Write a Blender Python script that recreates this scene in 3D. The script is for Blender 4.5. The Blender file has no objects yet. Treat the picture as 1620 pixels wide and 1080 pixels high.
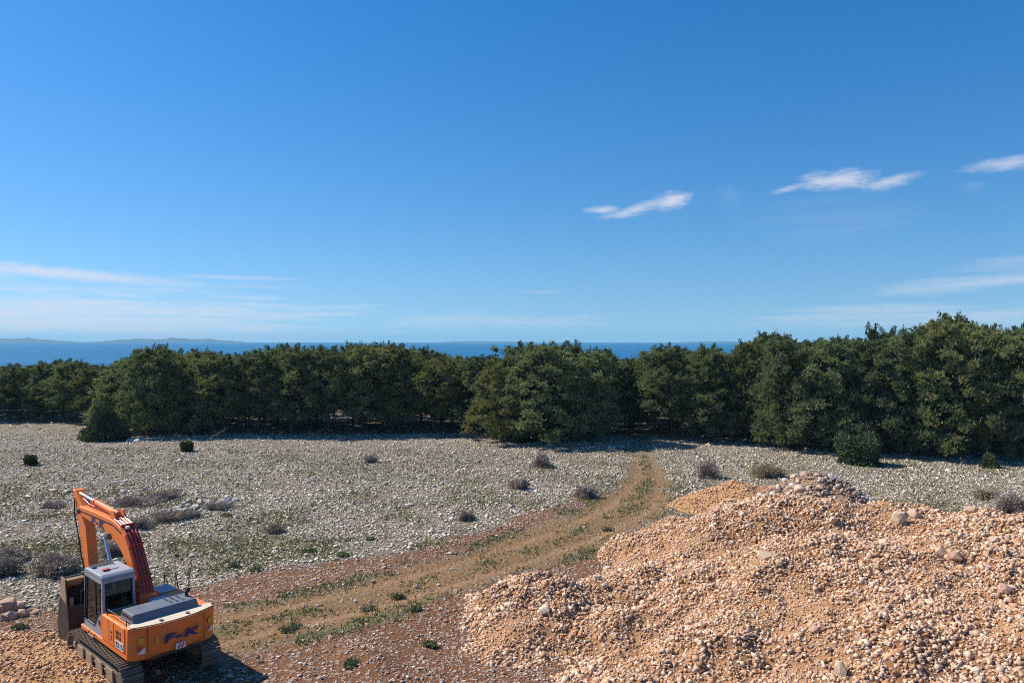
import bpy, bmesh, math, random
import numpy as np
from mathutils import Vector, Matrix

SC = bpy.context.scene
COL = SC.collection
R = np.random.RandomState(7)

# ------------------------------------------------------------------ camera, sky, sun, exposure
CAM_H, FPX = 10.2, 1260.0           # camera height in metres, focal length in photo pixels (1620 wide)
cam_d = bpy.data.cameras.new('camera')
cam_d.lens, cam_d.sensor_width = 28.0, 36.0
cam_d.clip_start, cam_d.clip_end = 0.1, 40000
cam = bpy.data.objects.new('camera', cam_d)
COL.objects.link(cam)
cam.location = (0, 0, CAM_H)
cam.rotation_euler = (math.radians(90.0), 0, 0)
SC.camera = cam

SUN_EL = math.radians(44)
SUN_AZ = math.atan2(-0.95, 0.31)    # measured from +Y towards +X
sun_dir = Vector((math.sin(SUN_AZ) * math.cos(SUN_EL), math.cos(SUN_AZ) * math.cos(SUN_EL), math.sin(SUN_EL)))
sun_d = bpy.data.lights.new('sun', 'SUN')
sun_d.energy, sun_d.angle, sun_d.color = 5.0, math.radians(0.53), (1.0, 0.945, 0.845)
sun = bpy.data.objects.new('sun', sun_d)
COL.objects.link(sun)
sun.rotation_euler = sun_dir.to_track_quat('Z', 'Y').to_euler()
sun.location = (-50, 30, 80)

SC.view_settings.view_transform = 'Standard'
SC.view_settings.look = 'None'
SC.view_settings.exposure = 0.42
SC.view_settings.gamma = 1.0
SC.view_settings.use_curve_mapping = False
SC.cycles.use_denoising = False
SC.cycles.filter_width = 1.0
SC.cycles.max_bounces = 6
SC.cycles.transparent_max_bounces = 8


class NT:
    """small wrapper to write node trees in few lines"""
    def __init__(self, tree):
        self.t = tree
        self.t.nodes.clear()

    def n(self, kind, **kw):
        nd = self.t.nodes.new(kind)
        for k, v in kw.items():
            setattr(nd, k, v)
        return nd

    def put(self, sock, v):
        if isinstance(v, bpy.types.NodeSocket):
            self.t.links.new(v, sock)
        elif v is not None:
            if sock.type == 'RGBA' and len(v) == 3:
                v = (*v, 1)
            sock.default_value = v

    def m(self, op, a, b=None, c=None, clamp=False):
        nd = self.n('ShaderNodeMath', operation=op, use_clamp=clamp)
        for i, v in enumerate((a, b, c)):
            if v is not None:
                self.put(nd.inputs[i], v)
        return nd.outputs[0]

    def smooth(self, v, a, b):
        nd = self.n('ShaderNodeMapRange', interpolation_type='SMOOTHSTEP')
        self.put(nd.inputs[0], v)
        nd.inputs[1].default_value, nd.inputs[2].default_value = a, b
        return nd.outputs[0]

    def lin(self, v, a, b, c, d):
        nd = self.n('ShaderNodeMapRange')
        self.put(nd.inputs[0], v)
        for i, x in enumerate((a, b, c, d)):
            nd.inputs[1 + i].default_value = x
        return nd.outputs[0]

    def mix(self, f, a, b, mode='MIX'):
        nd = self.n('ShaderNodeMix', data_type='RGBA', blend_type=mode)
        self.put(nd.inputs[0], f)
        self.put(nd.inputs[6], a)
        self.put(nd.inputs[7], b)
        return nd.outputs[2]

    def noise(self, vec, scale, detail=4, rough=0.55, dims='3D', out=0):
        nd = self.n('ShaderNodeTexNoise', noise_dimensions=dims)
        self.put(nd.inputs['Vector'], vec)
        nd.inputs['Scale'].default_value = scale
        nd.inputs['Detail'].default_value = detail
        nd.inputs['Roughness'].default_value = rough
        return nd.outputs[out]

    def voro(self, vec, scale, feature='F1', out='Distance', rnd=1.0):
        nd = self.n('ShaderNodeTexVoronoi', feature=feature)
        self.put(nd.inputs['Vector'], vec)
        nd.inputs['Scale'].default_value = scale
        nd.inputs['Randomness'].default_value = rnd
        return nd.outputs[out]

    def comb(self, x, y, z):
        nd = self.n('ShaderNodeCombineXYZ')
        for i, v in enumerate((x, y, z)):
            self.put(nd.inputs[i], v)
        return nd.outputs[0]

    def sep(self, v):
        nd = self.n('ShaderNodeSeparateXYZ')
        self.put(nd.inputs[0], v)
        return nd.outputs


SKY_STRENGTH = 0.098
world = bpy.data.worlds.new('World')
SC.world = world
world.use_nodes = True
w = NT(world.node_tree)
gen = w.n('ShaderNodeTexCoord').outputs['Generated']
dx, dy, dz = w.sep(gen)
zc = w.m('MULTIPLY_ADD', w.m('MAXIMUM', dz, 0.0), 0.70, 0.070)   # clear dry air: no yellow band at the horizon
sky = w.n('ShaderNodeTexSky', sky_type='NISHITA')
sky.sun_disc = False
sky.sun_elevation = SUN_EL
sky.sun_rotation = SUN_AZ
sky.altitude = 0
sky.air_density = 1.0
sky.dust_density = 0.267
sky.ozone_density = 5.1
w.put(sky.inputs[0], w.comb(dx, dy, zc))
hsv = w.n('ShaderNodeHueSaturation')
hsv.inputs['Saturation'].default_value = 1.34
hsv.inputs['Hue'].default_value = 0.504
w.put(hsv.inputs['Color'], sky.outputs[0])
skyc = hsv.outputs[0]
az = w.m('ARCTAN2', dx, dy)
el = w.m('ARCSINE', dz)
cvec = w.comb(w.m('MULTIPLY', az, 1.0), w.m('MULTIPLY', el, 3.0), 0.37)
n_f = w.noise(cvec, 46, 6, 0.6)
n_m = w.noise(cvec, 17, 5, 0.55)
streak = w.comb(w.m('MULTIPLY', az, 1.0), w.m('MULTIPLY', el, 16.0), 1.3)
n_s = w.noise(streak, 7, 6, 0.6)
cloud = None
# photo pixel centre, half width, half height, tilt, strength
PUFFS = [(1062, 319, 36, 17, 0.10, 0.85), (1010, 331, 62, 11, 0.25, 0.7), (955, 333, 36, 7, 0.0, 0.7),
         (985, 342, 50, 5, 0.05, 0.45), (1325, 286, 82, 18, 0.0, 0.85), (1410, 288, 62, 13, 0.16, 0.65),
         (1255, 297, 48, 7, 0.25, 0.5), (1598, 259, 90, 13, 0.06, 0.6), (1690, 250, 90, 16, 0.1, 0.6),
         (1540, 296, 30, 10, 0.1, 0.10), (1155, 312, 30, 22, -0.2, 0.07),
         (90, 433, 330, 14, -0.06, 0.85), (-150, 428, 240, 20, -0.03, 0.85), (370, 440, 130, 5, 0.0, 0.45),
         (190, 467, 90, 8, -0.08, 0.5), (-40, 470, 230, 14, 0.0, 0.3)]
STREAKS = [(20, 510, 900, 84, 0.0, 0.85), (760, 508, 230, 18, 0.0, 0.35), (1410, 492, 270, 12, 0.0, 0.42),
           (1540, 450, 280, 18, 0.06, 0.5), (1500, 505, 420, 30, 0.0, 0.42), (860, 463, 50, 4, 0.0, 0.22),
           (1640, 410, 220, 16, 0.1, 0.25), (1320, 345, 190, 46, 0.0, 0.08)]


def px_dir(px, py):
    a = math.atan((px - 810) / FPX)
    return a, math.atan((541 - py) / FPX * math.cos(a))


for k, (cx, cy, hw, hh, tilt, st) in enumerate(PUFFS + STREAKS):
    a0, e0 = px_dir(cx, cy)
    sw, sh = hw / FPX * math.cos(a0) ** 2, hh / FPX * math.cos(a0)
    u = w.m('DIVIDE', w.m('SUBTRACT', az, a0), sw)
    v0 = w.m('DIVIDE', w.m('SUBTRACT', el, e0), sh)
    v = w.m('SUBTRACT', v0, w.m('MULTIPLY', u, tilt * sw / sh))
    d = w.m('SQRT', w.m('ADD', w.m('POWER', w.m('ABSOLUTE', u), 2.0), w.m('POWER', w.m('ABSOLUTE', v), 2.0)))
    f = w.m('SUBTRACT', 1.0, d)
    if k < len(PUFFS):
        amp = 0.4 if hw > 100 and hh < 21 else 0.72
        nn = w.m('ADD', w.m('MULTIPLY', w.m('SUBTRACT', n_f, 0.5), 1.9 * amp), w.m('MULTIPLY', w.m('SUBTRACT', n_m, 0.5), 1.0 * amp))
        val = w.smooth(w.m('ADD', f, nn), -0.1, 1.1)
    else:
        nn = w.m('ADD', w.m('MULTIPLY', w.m('SUBTRACT', n_s, 0.5), 2.0), w.m('MULTIPLY', w.m('SUBTRACT', n_m, 0.5), 0.6))
        val = w.smooth(w.m('ADD', f, nn), 0.0, 1.1)
    val = w.m('MULTIPLY', val, w.smooth(f, -0.35, 0.25))
    val = w.m('MULTIPLY', val, st * 0.88)
    cloud = val if cloud is None else w.m('MAXIMUM', cloud, val)
cl_col = (0.60 / SKY_STRENGTH, 0.60 / SKY_STRENGTH, 0.66 / SKY_STRENGTH)
final = w.mix(cloud, skyc, cl_col)
bg = w.n('ShaderNodeBackground')
w.put(bg.inputs[0], final)
bg.inputs[1].default_value = SKY_STRENGTH
w.t.links.new(bg.outputs[0], w.n('ShaderNodeOutputWorld').inputs[0])

# ------------------------------------------------------------------ helpers


def px(x, y, z=0.0):
    """point at height z seen at photo pixel (x, y)"""
    Y = (CAM_H - z) * FPX / (y - 541.0)
    return np.array(((x - 810) / FPX * Y, Y, z))


def hash2(ix, iy, seed):
    h = (ix.astype(np.int64) * 374761393 + iy.astype(np.int64) * 668265263 + seed * 974711) & 0x7fffffff
    h = ((h ^ (h >> 13)) * 1274126177) & 0x7fffffff
    return ((h ^ (h >> 16)) & 0xffff) / 65535.0


def vnoise(x, y, seed=0):
    x, y = np.asarray(x, float), np.asarray(y, float)
    ix, iy = np.floor(x), np.floor(y)
    fx, fy = x - ix, y - iy
    fx, fy = fx * fx * (3 - 2 * fx), fy * fy * (3 - 2 * fy)
    a, b = hash2(ix, iy, seed), hash2(ix + 1, iy, seed)
    c, d = hash2(ix, iy + 1, seed), hash2(ix + 1, iy + 1, seed)
    return (a + (b - a) * fx) * (1 - fy) + (c + (d - c) * fx) * fy


def fbm(x, y, seed=0, oct=4):
    s, a, t = 0, 1.0, 0
    for i in range(oct):
        s = s + a * vnoise(np.asarray(x) * 2 ** i, np.asarray(y) * 2 ** i, seed + i * 17)
        t += a
        a *= 0.5
    return s / t


def mesh_np(name, V, F, col=None, smooth=False, mats=()):
    V, F = np.asarray(V, np.float32), np.asarray(F, np.int32)
    me = bpy.data.meshes.new(name)
    n, k = F.shape
    me.vertices.add(len(V))
    me.vertices.foreach_set('co', V.ravel())
    me.loops.add(n * k)
    me.loops.foreach_set('vertex_index', F.ravel())
    me.polygons.add(n)
    me.polygons.foreach_set('loop_start', np.arange(0, n * k, k, dtype=np.int32))
    me.polygons.foreach_set('loop_total', np.full(n, k, np.int32))
    if smooth:
        me.polygons.foreach_set('use_smooth', np.ones(n, bool))
    me.update(calc_edges=True)
    if col is not None:
        at = me.color_attributes.new('col', 'FLOAT_COLOR', 'POINT')
        c4 = np.ones((len(V), 4), np.float32)
        c4[:, :np.shape(col)[1]] = col
        at.data.foreach_set('color', c4.ravel())
    for m in mats:
        me.materials.append(m)
    return me


def link(name, data, parent=None, **props):
    o = bpy.data.objects.new(name, data)
    COL.objects.link(o)
    if parent is not None:
        o.parent = parent
    for k, v in props.items():
        o[k] = v
    return o


def thing(name, label, cat, loc=(0, 0, 0), rz=0.0, group=None):
    o = bpy.data.objects.new(name, None)
    o.empty_display_size = 0.5
    COL.objects.link(o)
    o.location = loc
    o.rotation_euler = (0, 0, rz)
    o['label'], o['category'] = label, cat
    if group:
        o['group'] = group
    return o


def tag(o, label=None, cat=None, group=None, kind=None):
    for k, v in (('label', label), ('category', cat), ('group', group), ('kind', kind)):
        if v:
            o[k] = v
    return o


def new_mat(name):
    m = bpy.data.materials.new(name)
    m.use_nodes = True
    t = NT(m.node_tree)
    out = t.n('ShaderNodeOutputMaterial')
    b = t.n('ShaderNodeBsdfPrincipled')
    t.t.links.new(b.outputs[0], out.inputs[0])
    return m, t, b, out


def paint(name, base, dirt=(0.22, 0.16, 0.11), amount=0.35, rough=0.45, metal=0.0, scale=3.0, spec=0.5):
    m, t, b, out = new_mat(name)
    co = t.n('ShaderNodeTexCoord').outputs['Object']
    n1 = t.noise(co, scale, 6, 0.65)
    n2 = t.noise(co, scale * 9, 3, 0.6)
    f = t.m('MULTIPLY', t.smooth(t.m('ADD', n1, t.m('MULTIPLY', t.m('SUBTRACT', n2, 0.5), 0.5)), 0.48, 0.78), amount)
    c = t.mix(f, base, dirt)
    c = t.mix(t.lin(n2, 0.3, 0.7, 0.0, 0.12), c, tuple(x * 0.6 for x in base))
    t.put(b.inputs['Base Color'], c)
    t.put(b.inputs['Roughness'], t.lin(n1, 0.2, 0.8, rough - 0.08, min(1, rough + 0.25)))
    b.inputs['Metallic'].default_value = metal
    b.inputs['Specular IOR Level'].default_value = spec
    bp = t.n('ShaderNodeBump')
    bp.inputs['Strength'].default_value = 0.08
    t.put(bp.inputs['Height'], n2)
    t.t.links.new(bp.outputs[0], b.inputs['Normal'])
    return m


def attr_mat(name, rough=0.9, objvar=None, noise_scale=0, noise_amt=0.0, transl=0.0, spec=0.2):
    """colour comes from the mesh colour attribute (each leaf's or stone's own colour)"""
    m, t, b, out = new_mat(name)
    a = t.n('ShaderNodeAttribute', attribute_name='col').outputs['Color']
    c = a
    if objvar is not None:
        rn = t.n('ShaderNodeObjectInfo').outputs['Random']
        c = t.mix(t.smooth(rn, 0.35, 1.0), c, t.mix(1.0, c, objvar, 'MULTIPLY'))
        c = t.mix(1.0, c, t.mix(t.m('FRACT', t.m('MULTIPLY', rn, 7.31)), (0.72, 0.72, 0.72), (1.22, 1.22, 1.22)), 'MULTIPLY')
    if noise_scale:
        co = t.n('ShaderNodeNewGeometry').outputs['Position']
        n = t.noise(co, noise_scale, 4, 0.65)
        c = t.mix(1.0, c, t.mix(n, (1 - noise_amt,) * 3, (1 + noise_amt,) * 3), 'MULTIPLY')
        bp = t.n('ShaderNodeBump')
        bp.inputs['Strength'].default_value = 0.35
        bp.inputs['Distance'].default_value = 0.03
        t.put(bp.inputs['Height'], n)
        t.t.links.new(bp.outputs[0], b.inputs['Normal'])
    t.put(b.inputs['Base Color'], c)
    b.inputs['Roughness'].default_value = rough
    b.inputs['Specular IOR Level'].default_value = spec
    if transl:
        tr = t.n('ShaderNodeBsdfTranslucent')
        t.put(tr.inputs[0], t.mix(1.0, c, (1.3, 1.25, 0.6), 'MULTIPLY'))
        mx = t.n('ShaderNodeMixShader')
        mx.inputs[0].default_value = transl
        t.t.links.new(b.outputs[0], mx.inputs[1])
        t.t.links.new(tr.outputs[0], mx.inputs[2])
        t.t.links.new(mx.outputs[0], out.inputs[0])
    return m


# ------------------------------------------------------------------ terrain functions
TRACK = np.array([px(-260, 1110)[:2], px(-60, 1085)[:2], px(120, 1055)[:2], px(300, 1015)[:2], px(430, 982)[:2], px(600, 942)[:2],
                  px(760, 895)[:2], px(900, 850)[:2], px(1000, 803)[:2], px(1022, 765)[:2], px(1019, 730)[:2], px(1012, 703)[:2],
                  px(1006, 680)[:2], px(1000, 655)[:2]])
TW = np.array([2.6, 2.6, 2.4, 2.1, 2.1, 2.1, 2.2, 2.3, 2.5, 1.7, 1.4, 1.2, 1.0, 0.9])


def track_sd(x, y):
    """signed distance to the track's middle (positive on its far/left side), local half width"""
    best = np.full(np.shape(x), 1e9)
    sd = np.full(np.shape(x), 1e9)
    hw = np.full(np.shape(x), 2.0)
    for i in range(len(TRACK) - 1):
        a, b = TRACK[i], TRACK[i + 1]
        ab = b - a
        t = np.clip(((x - a[0]) * ab[0] + (y - a[1]) * ab[1]) / (ab @ ab), 0, 1)
        ex, ey = x - a[0] - t * ab[0], y - a[1] - t * ab[1]
        d = np.hypot(ex, ey)
        s = np.sign(ab[0] * ey - ab[1] * ex)
        k = d < best
        best = np.where(k, d, best)
        sd = np.where(k, d * np.where(s == 0, 1, s), sd)
        hw = np.where(k, TW[i] + t * (TW[i + 1] - TW[i]), hw)
    return sd, hw


def sstep(v, a, b):
    t = np.clip((v - a) / (b - a), 0, 1)
    return t * t * (3 - 2 * t)


def ground_h(x, y):
    x, y = np.asarray(x, float), np.asarray(y, float)
    h = (fbm(x / 9, y / 9, 3, 3) - 0.5) * 0.45 + (fbm(x / 2.2, y / 2.2, 9, 2) - 0.5) * 0.16
    sd, hw = track_sd(x, y)
    on = 1 - sstep(np.abs(sd), hw * 0.8, hw * 1.7)
    rut = np.exp(-((np.abs(sd) - hw * 0.5) / 0.35) ** 2)
    h = h * (1 - 0.75 * on) - 0.07 * rut * on
    # the low turf bank south of the track
    bx, by = px(590, 1052)[:2]
    h = h + 0.35 * np.exp(-(((x - bx) * 0.8 + (y - by) * 0.6) / 0.6) ** 2 - ((-(x - bx) * 0.6 + (y - by) * 0.8) / 2.2) ** 2)
    # flat under the excavator
    ex = np.hypot(x + 11.9, y - 25.6)
    k = sstep(ex, 3.5, 6.5)
    along = (x + 11.86) * -0.74 + (y - 25.6) * 0.673
    side_ = (x + 11.86) * 0.673 + (y - 25.6) * 0.74
    h = h * k + (1 - k) * (0.0314 * np.clip(along - 1.6, -5, 0.6) + 0.0297 * np.clip(side_, -3, 3))
    # the land falls to the shore beyond the wood
    r = np.hypot(x, np.maximum(y - 40, 0))
    h = h - 5.5 * sstep(np.hypot(x * 0.55, y - 60), 115, 300)
    return h


LOBES = [  # x, y, height, slope, crest radius
    (11.6, 36.2, 3.15, 0.46, 1.2), (14.0, 35.6, 3.25, 0.46, 1.2), (16.6, 34.6, 3.1, 0.46, 1.2), (18.6, 32.4, 3.3, 0.45, 1.2),
    (20.6, 30.2, 3.6, 0.45, 1.4), (23.5, 28.5, 3.7, 0.45, 1.6), (8.8, 33.6, 2.15, 0.46, 1.0), (12.2, 29.6, 2.95, 0.40, 1.6),
    (16.2, 28.0, 3.3, 0.40, 1.5), (9.2, 28.3, 2.15, 0.42, 1.1), (12.0, 24.0, 2.35, 0.40, 1.3), (16.8, 22.4, 3.0, 0.40, 1.4),
    (6.9, 25.2, 1.45, 0.42, 1.0), (8.6, 20.6, 1.35, 0.40, 1.0), (13.4, 18.6, 2.0, 0.4, 1.2), (19.5, 19.0, 2.6, 0.4, 1.5),
    (1.15, 29.9, 1.45, 0.50, 0.6), (3.4, 30.9, 1.0, 0.45, 0.8), (5.6, 31.8, 1.35, 0.46, 0.7), (4.4, 27.2, 1.0, 0.42, 0.8),
    (3.6, 23.2, 0.7, 0.35, 0.8), (0.6, 27.0, 0.42, 0.25, 0.8)]


def smax(a, b, k):
    return np.maximum(a, b) + np.maximum(k - np.abs(a - b), 0) ** 2 / (4 * k)


def lobes_h(x, y, lobes, k=0.45, floor=-0.5):
    h = np.full(np.shape(x), floor)
    for (lx, ly, lh, sl, r) in lobes:
        d = np.hypot(x - lx, y - ly)
        h = smax(h, lh - sl * (np.sqrt(d * d + r * r) - r), k)
    return h


def heap_h(x, y):
    x, y = np.asarray(x, float), np.asarray(y, float)
    wx = x + (fbm(x / 1.6, y / 1.6, 21, 3) - 0.5) * 1.3
    wy = y + (fbm(x / 1.6 + 40, y / 1.6, 22, 3) - 0.5) * 1.3
    h = lobes_h(wx, wy, LOBES)
    m = sstep(h, -0.2, 0.5)
    return h - 0.12 + m * ((fbm(x / 1.5, y / 1.5, 31, 4) - 0.5) * 0.85 + (fbm(x * 2.2, y * 2.2, 35, 2) - 0.5) * 0.2)


SMALL_B = [(14.1, 49.6, 1.55, 0.5, 0.9), (12.6, 49.4, 1.1, 0.5, 0.8), (16.0, 49.4, 1.25, 0.5, 0.8)]
SMALL_C = [(16.6, 45.6, 2.55, 0.75, 0.6), (18.1, 45.4, 2.65, 0.8, 0.5), (17.3, 45.5, 2.7, 0.75, 0.5), (15.7, 45.9, 2.0, 0.7, 0.5), (19.2, 45.0, 1.8, 0.7, 0.6)]


def heap_b(x, y):
    return lobes_h(x, y, SMALL_B, 0.3) - 0.1 + (fbm(x / 0.9, y / 0.9, 41, 3) - 0.5) * 0.3


def heap_c(x, y):
    return lobes_h(x, y, SMALL_C, 0.25) - 0.1 + (fbm(x / 0.8, y / 0.8, 44, 3) - 0.5) * 0.55


def soil_masks(x, y):
    """red soil, compacted track, green growth: where each of them lies on the ground"""
    sd, hw = track_sd(x, y)
    wob = (fbm(x / 2.6, y / 2.6, 51, 4) - 0.5) * 3.4
    wob2 = (fbm(x / 0.8, y / 0.8, 55, 3) - 0.5) * 1.6
    a = np.abs(sd)
    track = 1 - sstep(a + wob * 0.35 + wob2 * 0.45, hw * 0.55, hw * 1.45)
    track = track * (1 - 0.62 * sstep(y, 54, 80))
    near = 1 - sstep(y, 46, 58)
    wn = 2.0 + 3.3 * (1 - sstep(y, 27, 44))
    north = 1 - sstep(sd - hw + wob + wob2 * 0.5, wn * 0.5, wn * 1.25)
    south = sstep(46 - y + wob, 0, 4)
    red = np.where(sd > 0, north * near, south * (1 - sstep(-sd, 30, 40)))
    hb = np.maximum(heap_h(x, y), np.maximum(heap_b(x, y), -0.5))
    red = np.clip(np.maximum(red, sstep(hb + wob * 0.06, -0.45, 0.0)) * (1 - track * 0.75), 0, 1)
    g = fbm(x / 3.3, y / 3.3, 61, 4)
    green = sstep(g, 0.47, 0.66)
    edge = np.exp(-((a - hw * 1.15) / 0.75) ** 2) * sstep(fbm(x / 1.7, y / 1.7, 66, 3), 0.42, 0.62) * (1 - sstep(y, 50, 62))
    mid = np.exp(-(sd / (hw * 0.30)) ** 2) * sstep(fbm(x / 1.3, y / 1.3, 68, 3), 0.38, 0.6)
    field_g = 0.72 * green * (1 - red) * (1 - track) * (1 - sstep(y, 40, 62) * 0.75)
    gr = np.clip(np.maximum(np.maximum(edge * 0.95, mid * 0.8), field_g), 0, 1)
    # ochre spoil spread on the near left
    ox, oy = px(20, 1060)[:2]
    och = 1 - sstep(np.hypot((x - ox) / 4.5, (y - oy) / 2.2) + wob2 * 0.15, 0.75, 1.05)
    return red, np.clip(np.maximum(track, och), 0, 1), gr


# ------------------------------------------------------------------ ground
def lines(segs):
    out = []
    for a, b, s in segs:
        out.append(np.arange(a, b, s))
    return np.concatenate(out + [np.array([segs[-1][1]])])


gx = lines([(-620, -140, 30), (-140, -70, 3.5), (-70, -30, 0.8), (-30, 30, 0.33), (30, 72, 0.8), (72, 142, 3.5), (142, 622, 30)])
gy = lines([(-200, -20, 20), (-20, 14, 2.0), (14, 60, 0.33), (60, 100, 0.8), (100, 140, 2.5), (140, 380, 16)])
GX, GY = np.meshgrid(gx, gy)
GZ = ground_h(GX, GY)
red, trk, grn = soil_masks(GX, GY)
sd_, hw_ = track_sd(GX, GY)
rut = np.exp(-((np.abs(sd_ + 0.25 * (fbm(GX / 3, GY / 3, 77, 2) - 0.5)) - hw_ * 0.52) / 0.34) ** 2) * trk * (0.45 + 0.9 * fbm(GX / 2.1, GY / 2.1, 79, 3)) * (1 - 0.6 * sstep(GY, 44, 66))
nx, ny = len(gx), len(gy)
idx = np.arange(nx * ny).reshape(ny, nx)
F = np.stack([idx[:-1, :-1], idx[:-1, 1:], idx[1:, 1:], idx[1:, :-1]], -1).reshape(-1, 4)

gm, t, b, out = new_mat('stony_ground')
pos = t.n('ShaderNodeNewGeometry').outputs['Position']
atn = t.n('ShaderNodeAttribute', attribute_name='col')
at, rut_s = atn.outputs['Color'], atn.outputs['Alpha']
sepc = t.n('ShaderNodeSeparateColor')
t.put(sepc.inputs[0], at)
mr, mt, mg = sepc.outputs
nb = t.noise(pos, 0.25, 5, 0.6)
nm_ = t.noise(pos, 1.6, 5, 0.65)
nf = t.noise(pos, 7.0, 5, 0.7)
nvf = t.noise(pos, 26.0, 3, 0.7)
field = t.mix(t.smooth(nm_, 0.38, 0.62), (0.110, 0.084, 0.048), (0.185, 0.146, 0.092))
field = t.mix(t.smooth(nb, 0.45, 0.62), field, (0.175, 0.135, 0.098))
field = t.mix(t.m('MULTIPLY', t.smooth(nf, 0.5, 0.7), 0.5), field, (0.26, 0.22, 0.17))
vcol = t.n('ShaderNodeTexVoronoi')
t.put(vcol.inputs['Vector'], pos)
vcol.inputs['Scale'].default_value = 4.2
vd, vc = vcol.outputs['Distance'], vcol.outputs['Color']
vr = t.sep(vc)[0]
peb = t.m('MULTIPLY', t.smooth(vr, 0.44, 0.50), t.smooth(t.m('ADD', vd, t.m('MULTIPLY', nvf, 0.25)), 0.62, 0.42))
vcol2 = t.n('ShaderNodeTexVoronoi')
t.put(vcol2.inputs['Vector'], pos)
vcol2.inputs['Scale'].default_value = 10
vr2 = t.sep(vcol2.outputs['Color'])[1]
peb2 = t.m('MULTIPLY', t.smooth(vr2, 0.62, 0.68), t.smooth(vcol2.outputs['Distance'], 0.55, 0.38))
pebc = t.mix(t.sep(vc)[1], (0.37, 0.31, 0.245), (0.60, 0.53, 0.44))
fieldc = t.mix(peb, field, pebc)
fieldc = t.mix(t.m('MULTIPLY', peb2, 0.8), fieldc, (0.42, 0.375, 0.31))
redc = t.mix(nm_, (0.110, 0.043, 0.019), (0.205, 0.092, 0.044))
redc = t.mix(t.smooth(nf, 0.48, 0.75), redc, (0.25, 0.14, 0.08))
redp = t.mix(t.m('MULTIPLY', peb, 0.6), redc, t.mix(t.sep(vc)[2], (0.36, 0.25, 0.18), (0.50, 0.42, 0.35)))
redp = t.mix(t.m('MULTIPLY', peb2, 0.5), redp, (0.42, 0.29, 0.20))
trc = t.mix(nm_, (0.155, 0.078, 0.034), (0.27, 0.155, 0.070))
trc = t.mix(t.smooth(nf, 0.48, 0.75), trc, (0.33, 0.215, 0.115))
trc = t.mix(t.m('MULTIPLY', t.smooth(nb, 0.42, 0.62), 0.30), trc, (0.15, 0.11, 0.048))
trc = t.mix(t.m('MULTIPLY', t.smooth(t.m('ADD', rut_s, t.m('MULTIPLY', t.m('SUBTRACT', nf, 0.5), 0.7)), 0.3, 0.95), 0.7), trc, t.mix(nm_, (0.26, 0.135, 0.060), (0.38, 0.235, 0.125)))
trc = t.mix(t.m('MULTIPLY', peb2, 0.5), trc, (0.46, 0.36, 0.25))
jr = t.m('ADD', mr, t.m('ADD', t.m('MULTIPLY', t.m('SUBTRACT', nf, 0.5), 1.3), t.m('MULTIPLY', t.m('SUBTRACT', nm_, 0.5), 1.0)))
jt = t.m('ADD', mt, t.m('ADD', t.m('MULTIPLY', t.m('SUBTRACT', nf, 0.5), 1.2), t.m('MULTIPLY', t.m('SUBTRACT', nm_, 0.5), 1.1)))
jg = t.m('ADD', mg, t.m('MULTIPLY', t.m('SUBTRACT', nvf, 0.5), 1.4))
c = t.mix(t.smooth(jr, 0.25, 0.85), fieldc, redp)
c = t.mix(t.smooth(jt, 0.25, 0.9), c, trc)
c = t.mix(t.m('MULTIPLY', t.smooth(jg, 0.4, 0.85), 0.8), c, t.mix(nf, (0.085, 0.088, 0.034), (0.155, 0.150, 0.066)))
t.put(b.inputs['Base Color'], c)
b.inputs['Roughness'].default_value = 0.95
b.inputs['Specular IOR Level'].default_value = 0.15
bh = t.m('ADD', t.m('MULTIPLY', peb, 0.5), t.m('ADD', t.m('MULTIPLY', peb2, 0.25), t.m('MULTIPLY', nvf, 0.35)))
bp = t.n('ShaderNodeBump')
bp.inputs['Strength'].default_value = 0.9
bp.inputs['Distance'].default_value = 0.10
t.put(bp.inputs['Height'], bh)
t.t.links.new(bp.outputs[0], b.inputs['Normal'])

gme = mesh_np('ground', np.stack([GX.ravel(), GY.ravel(), GZ.ravel()], -1), F,
              np.stack([red.ravel(), trk.ravel(), grn.ravel(), np.clip(rut, 0, 1).ravel()], -1), True, [gm])
ground = link('ground', gme, kind='structure')

# ------------------------------------------------------------------ sea and far islands
sm, t, b, out = new_mat('sea_water')
pos = t.n('ShaderNodeNewGeometry').outputs['Position']
st = t.n('ShaderNodeMapping')
st.inputs['Scale'].default_value = (0.12, 1.0, 1.0)
t.put(st.inputs[0], pos)
n1 = t.noise(st.outputs[0], 0.012, 5, 0.6)
n2 = t.noise(st.outputs[0], 0.35, 4, 0.6)
t.put(b.inputs['Base Color'], t.mix(n1, (0.007, 0.096, 0.205), (0.022, 0.160, 0.315)))
b.inputs['Roughness'].default_value = 0.55
b.inputs['IOR'].default_value = 1.33
b.inputs['Specular IOR Level'].default_value = 0.22
bp = t.n('ShaderNodeBump')
bp.inputs['Strength'].default_value = 0.6
bp.inputs['Distance'].default_value = 0.6
t.put(bp.inputs['Height'], n2)
t.t.links.new(bp.outputs[0], b.inputs['Normal'])
SEA_Z, SEA_R = -3.5, 12000
ang = np.linspace(0, 2 * math.pi, 160, endpoint=False)
rings = [60, 400, 1500, 4000, SEA_R]
V = [[0, 0, SEA_Z]]
F = []
for ri, rr in enumerate(rings):
    V += [[rr * math.cos(a), rr * math.sin(a), SEA_Z] for a in ang]
n = len(ang)
for i in range(n):
    F.append([0, 1 + i, 1 + (i + 1) % n, 1 + (i + 1) % n])
bm = bmesh.new()
vs = [bm.verts.new(v) for v in V]
for i in range(n):
    bm.faces.new((vs[0], vs[1 + i], vs[1 + (i + 1) % n]))
for r_ in range(len(rings) - 1):
    o0, o1 = 1 + r_ * n, 1 + (r_ + 1) * n
    for i in range(n):
        j = (i + 1) % n
        bm.faces.new((vs[o0 + i], vs[o1 + i], vs[o1 + j], vs[o0 + j]))
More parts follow.
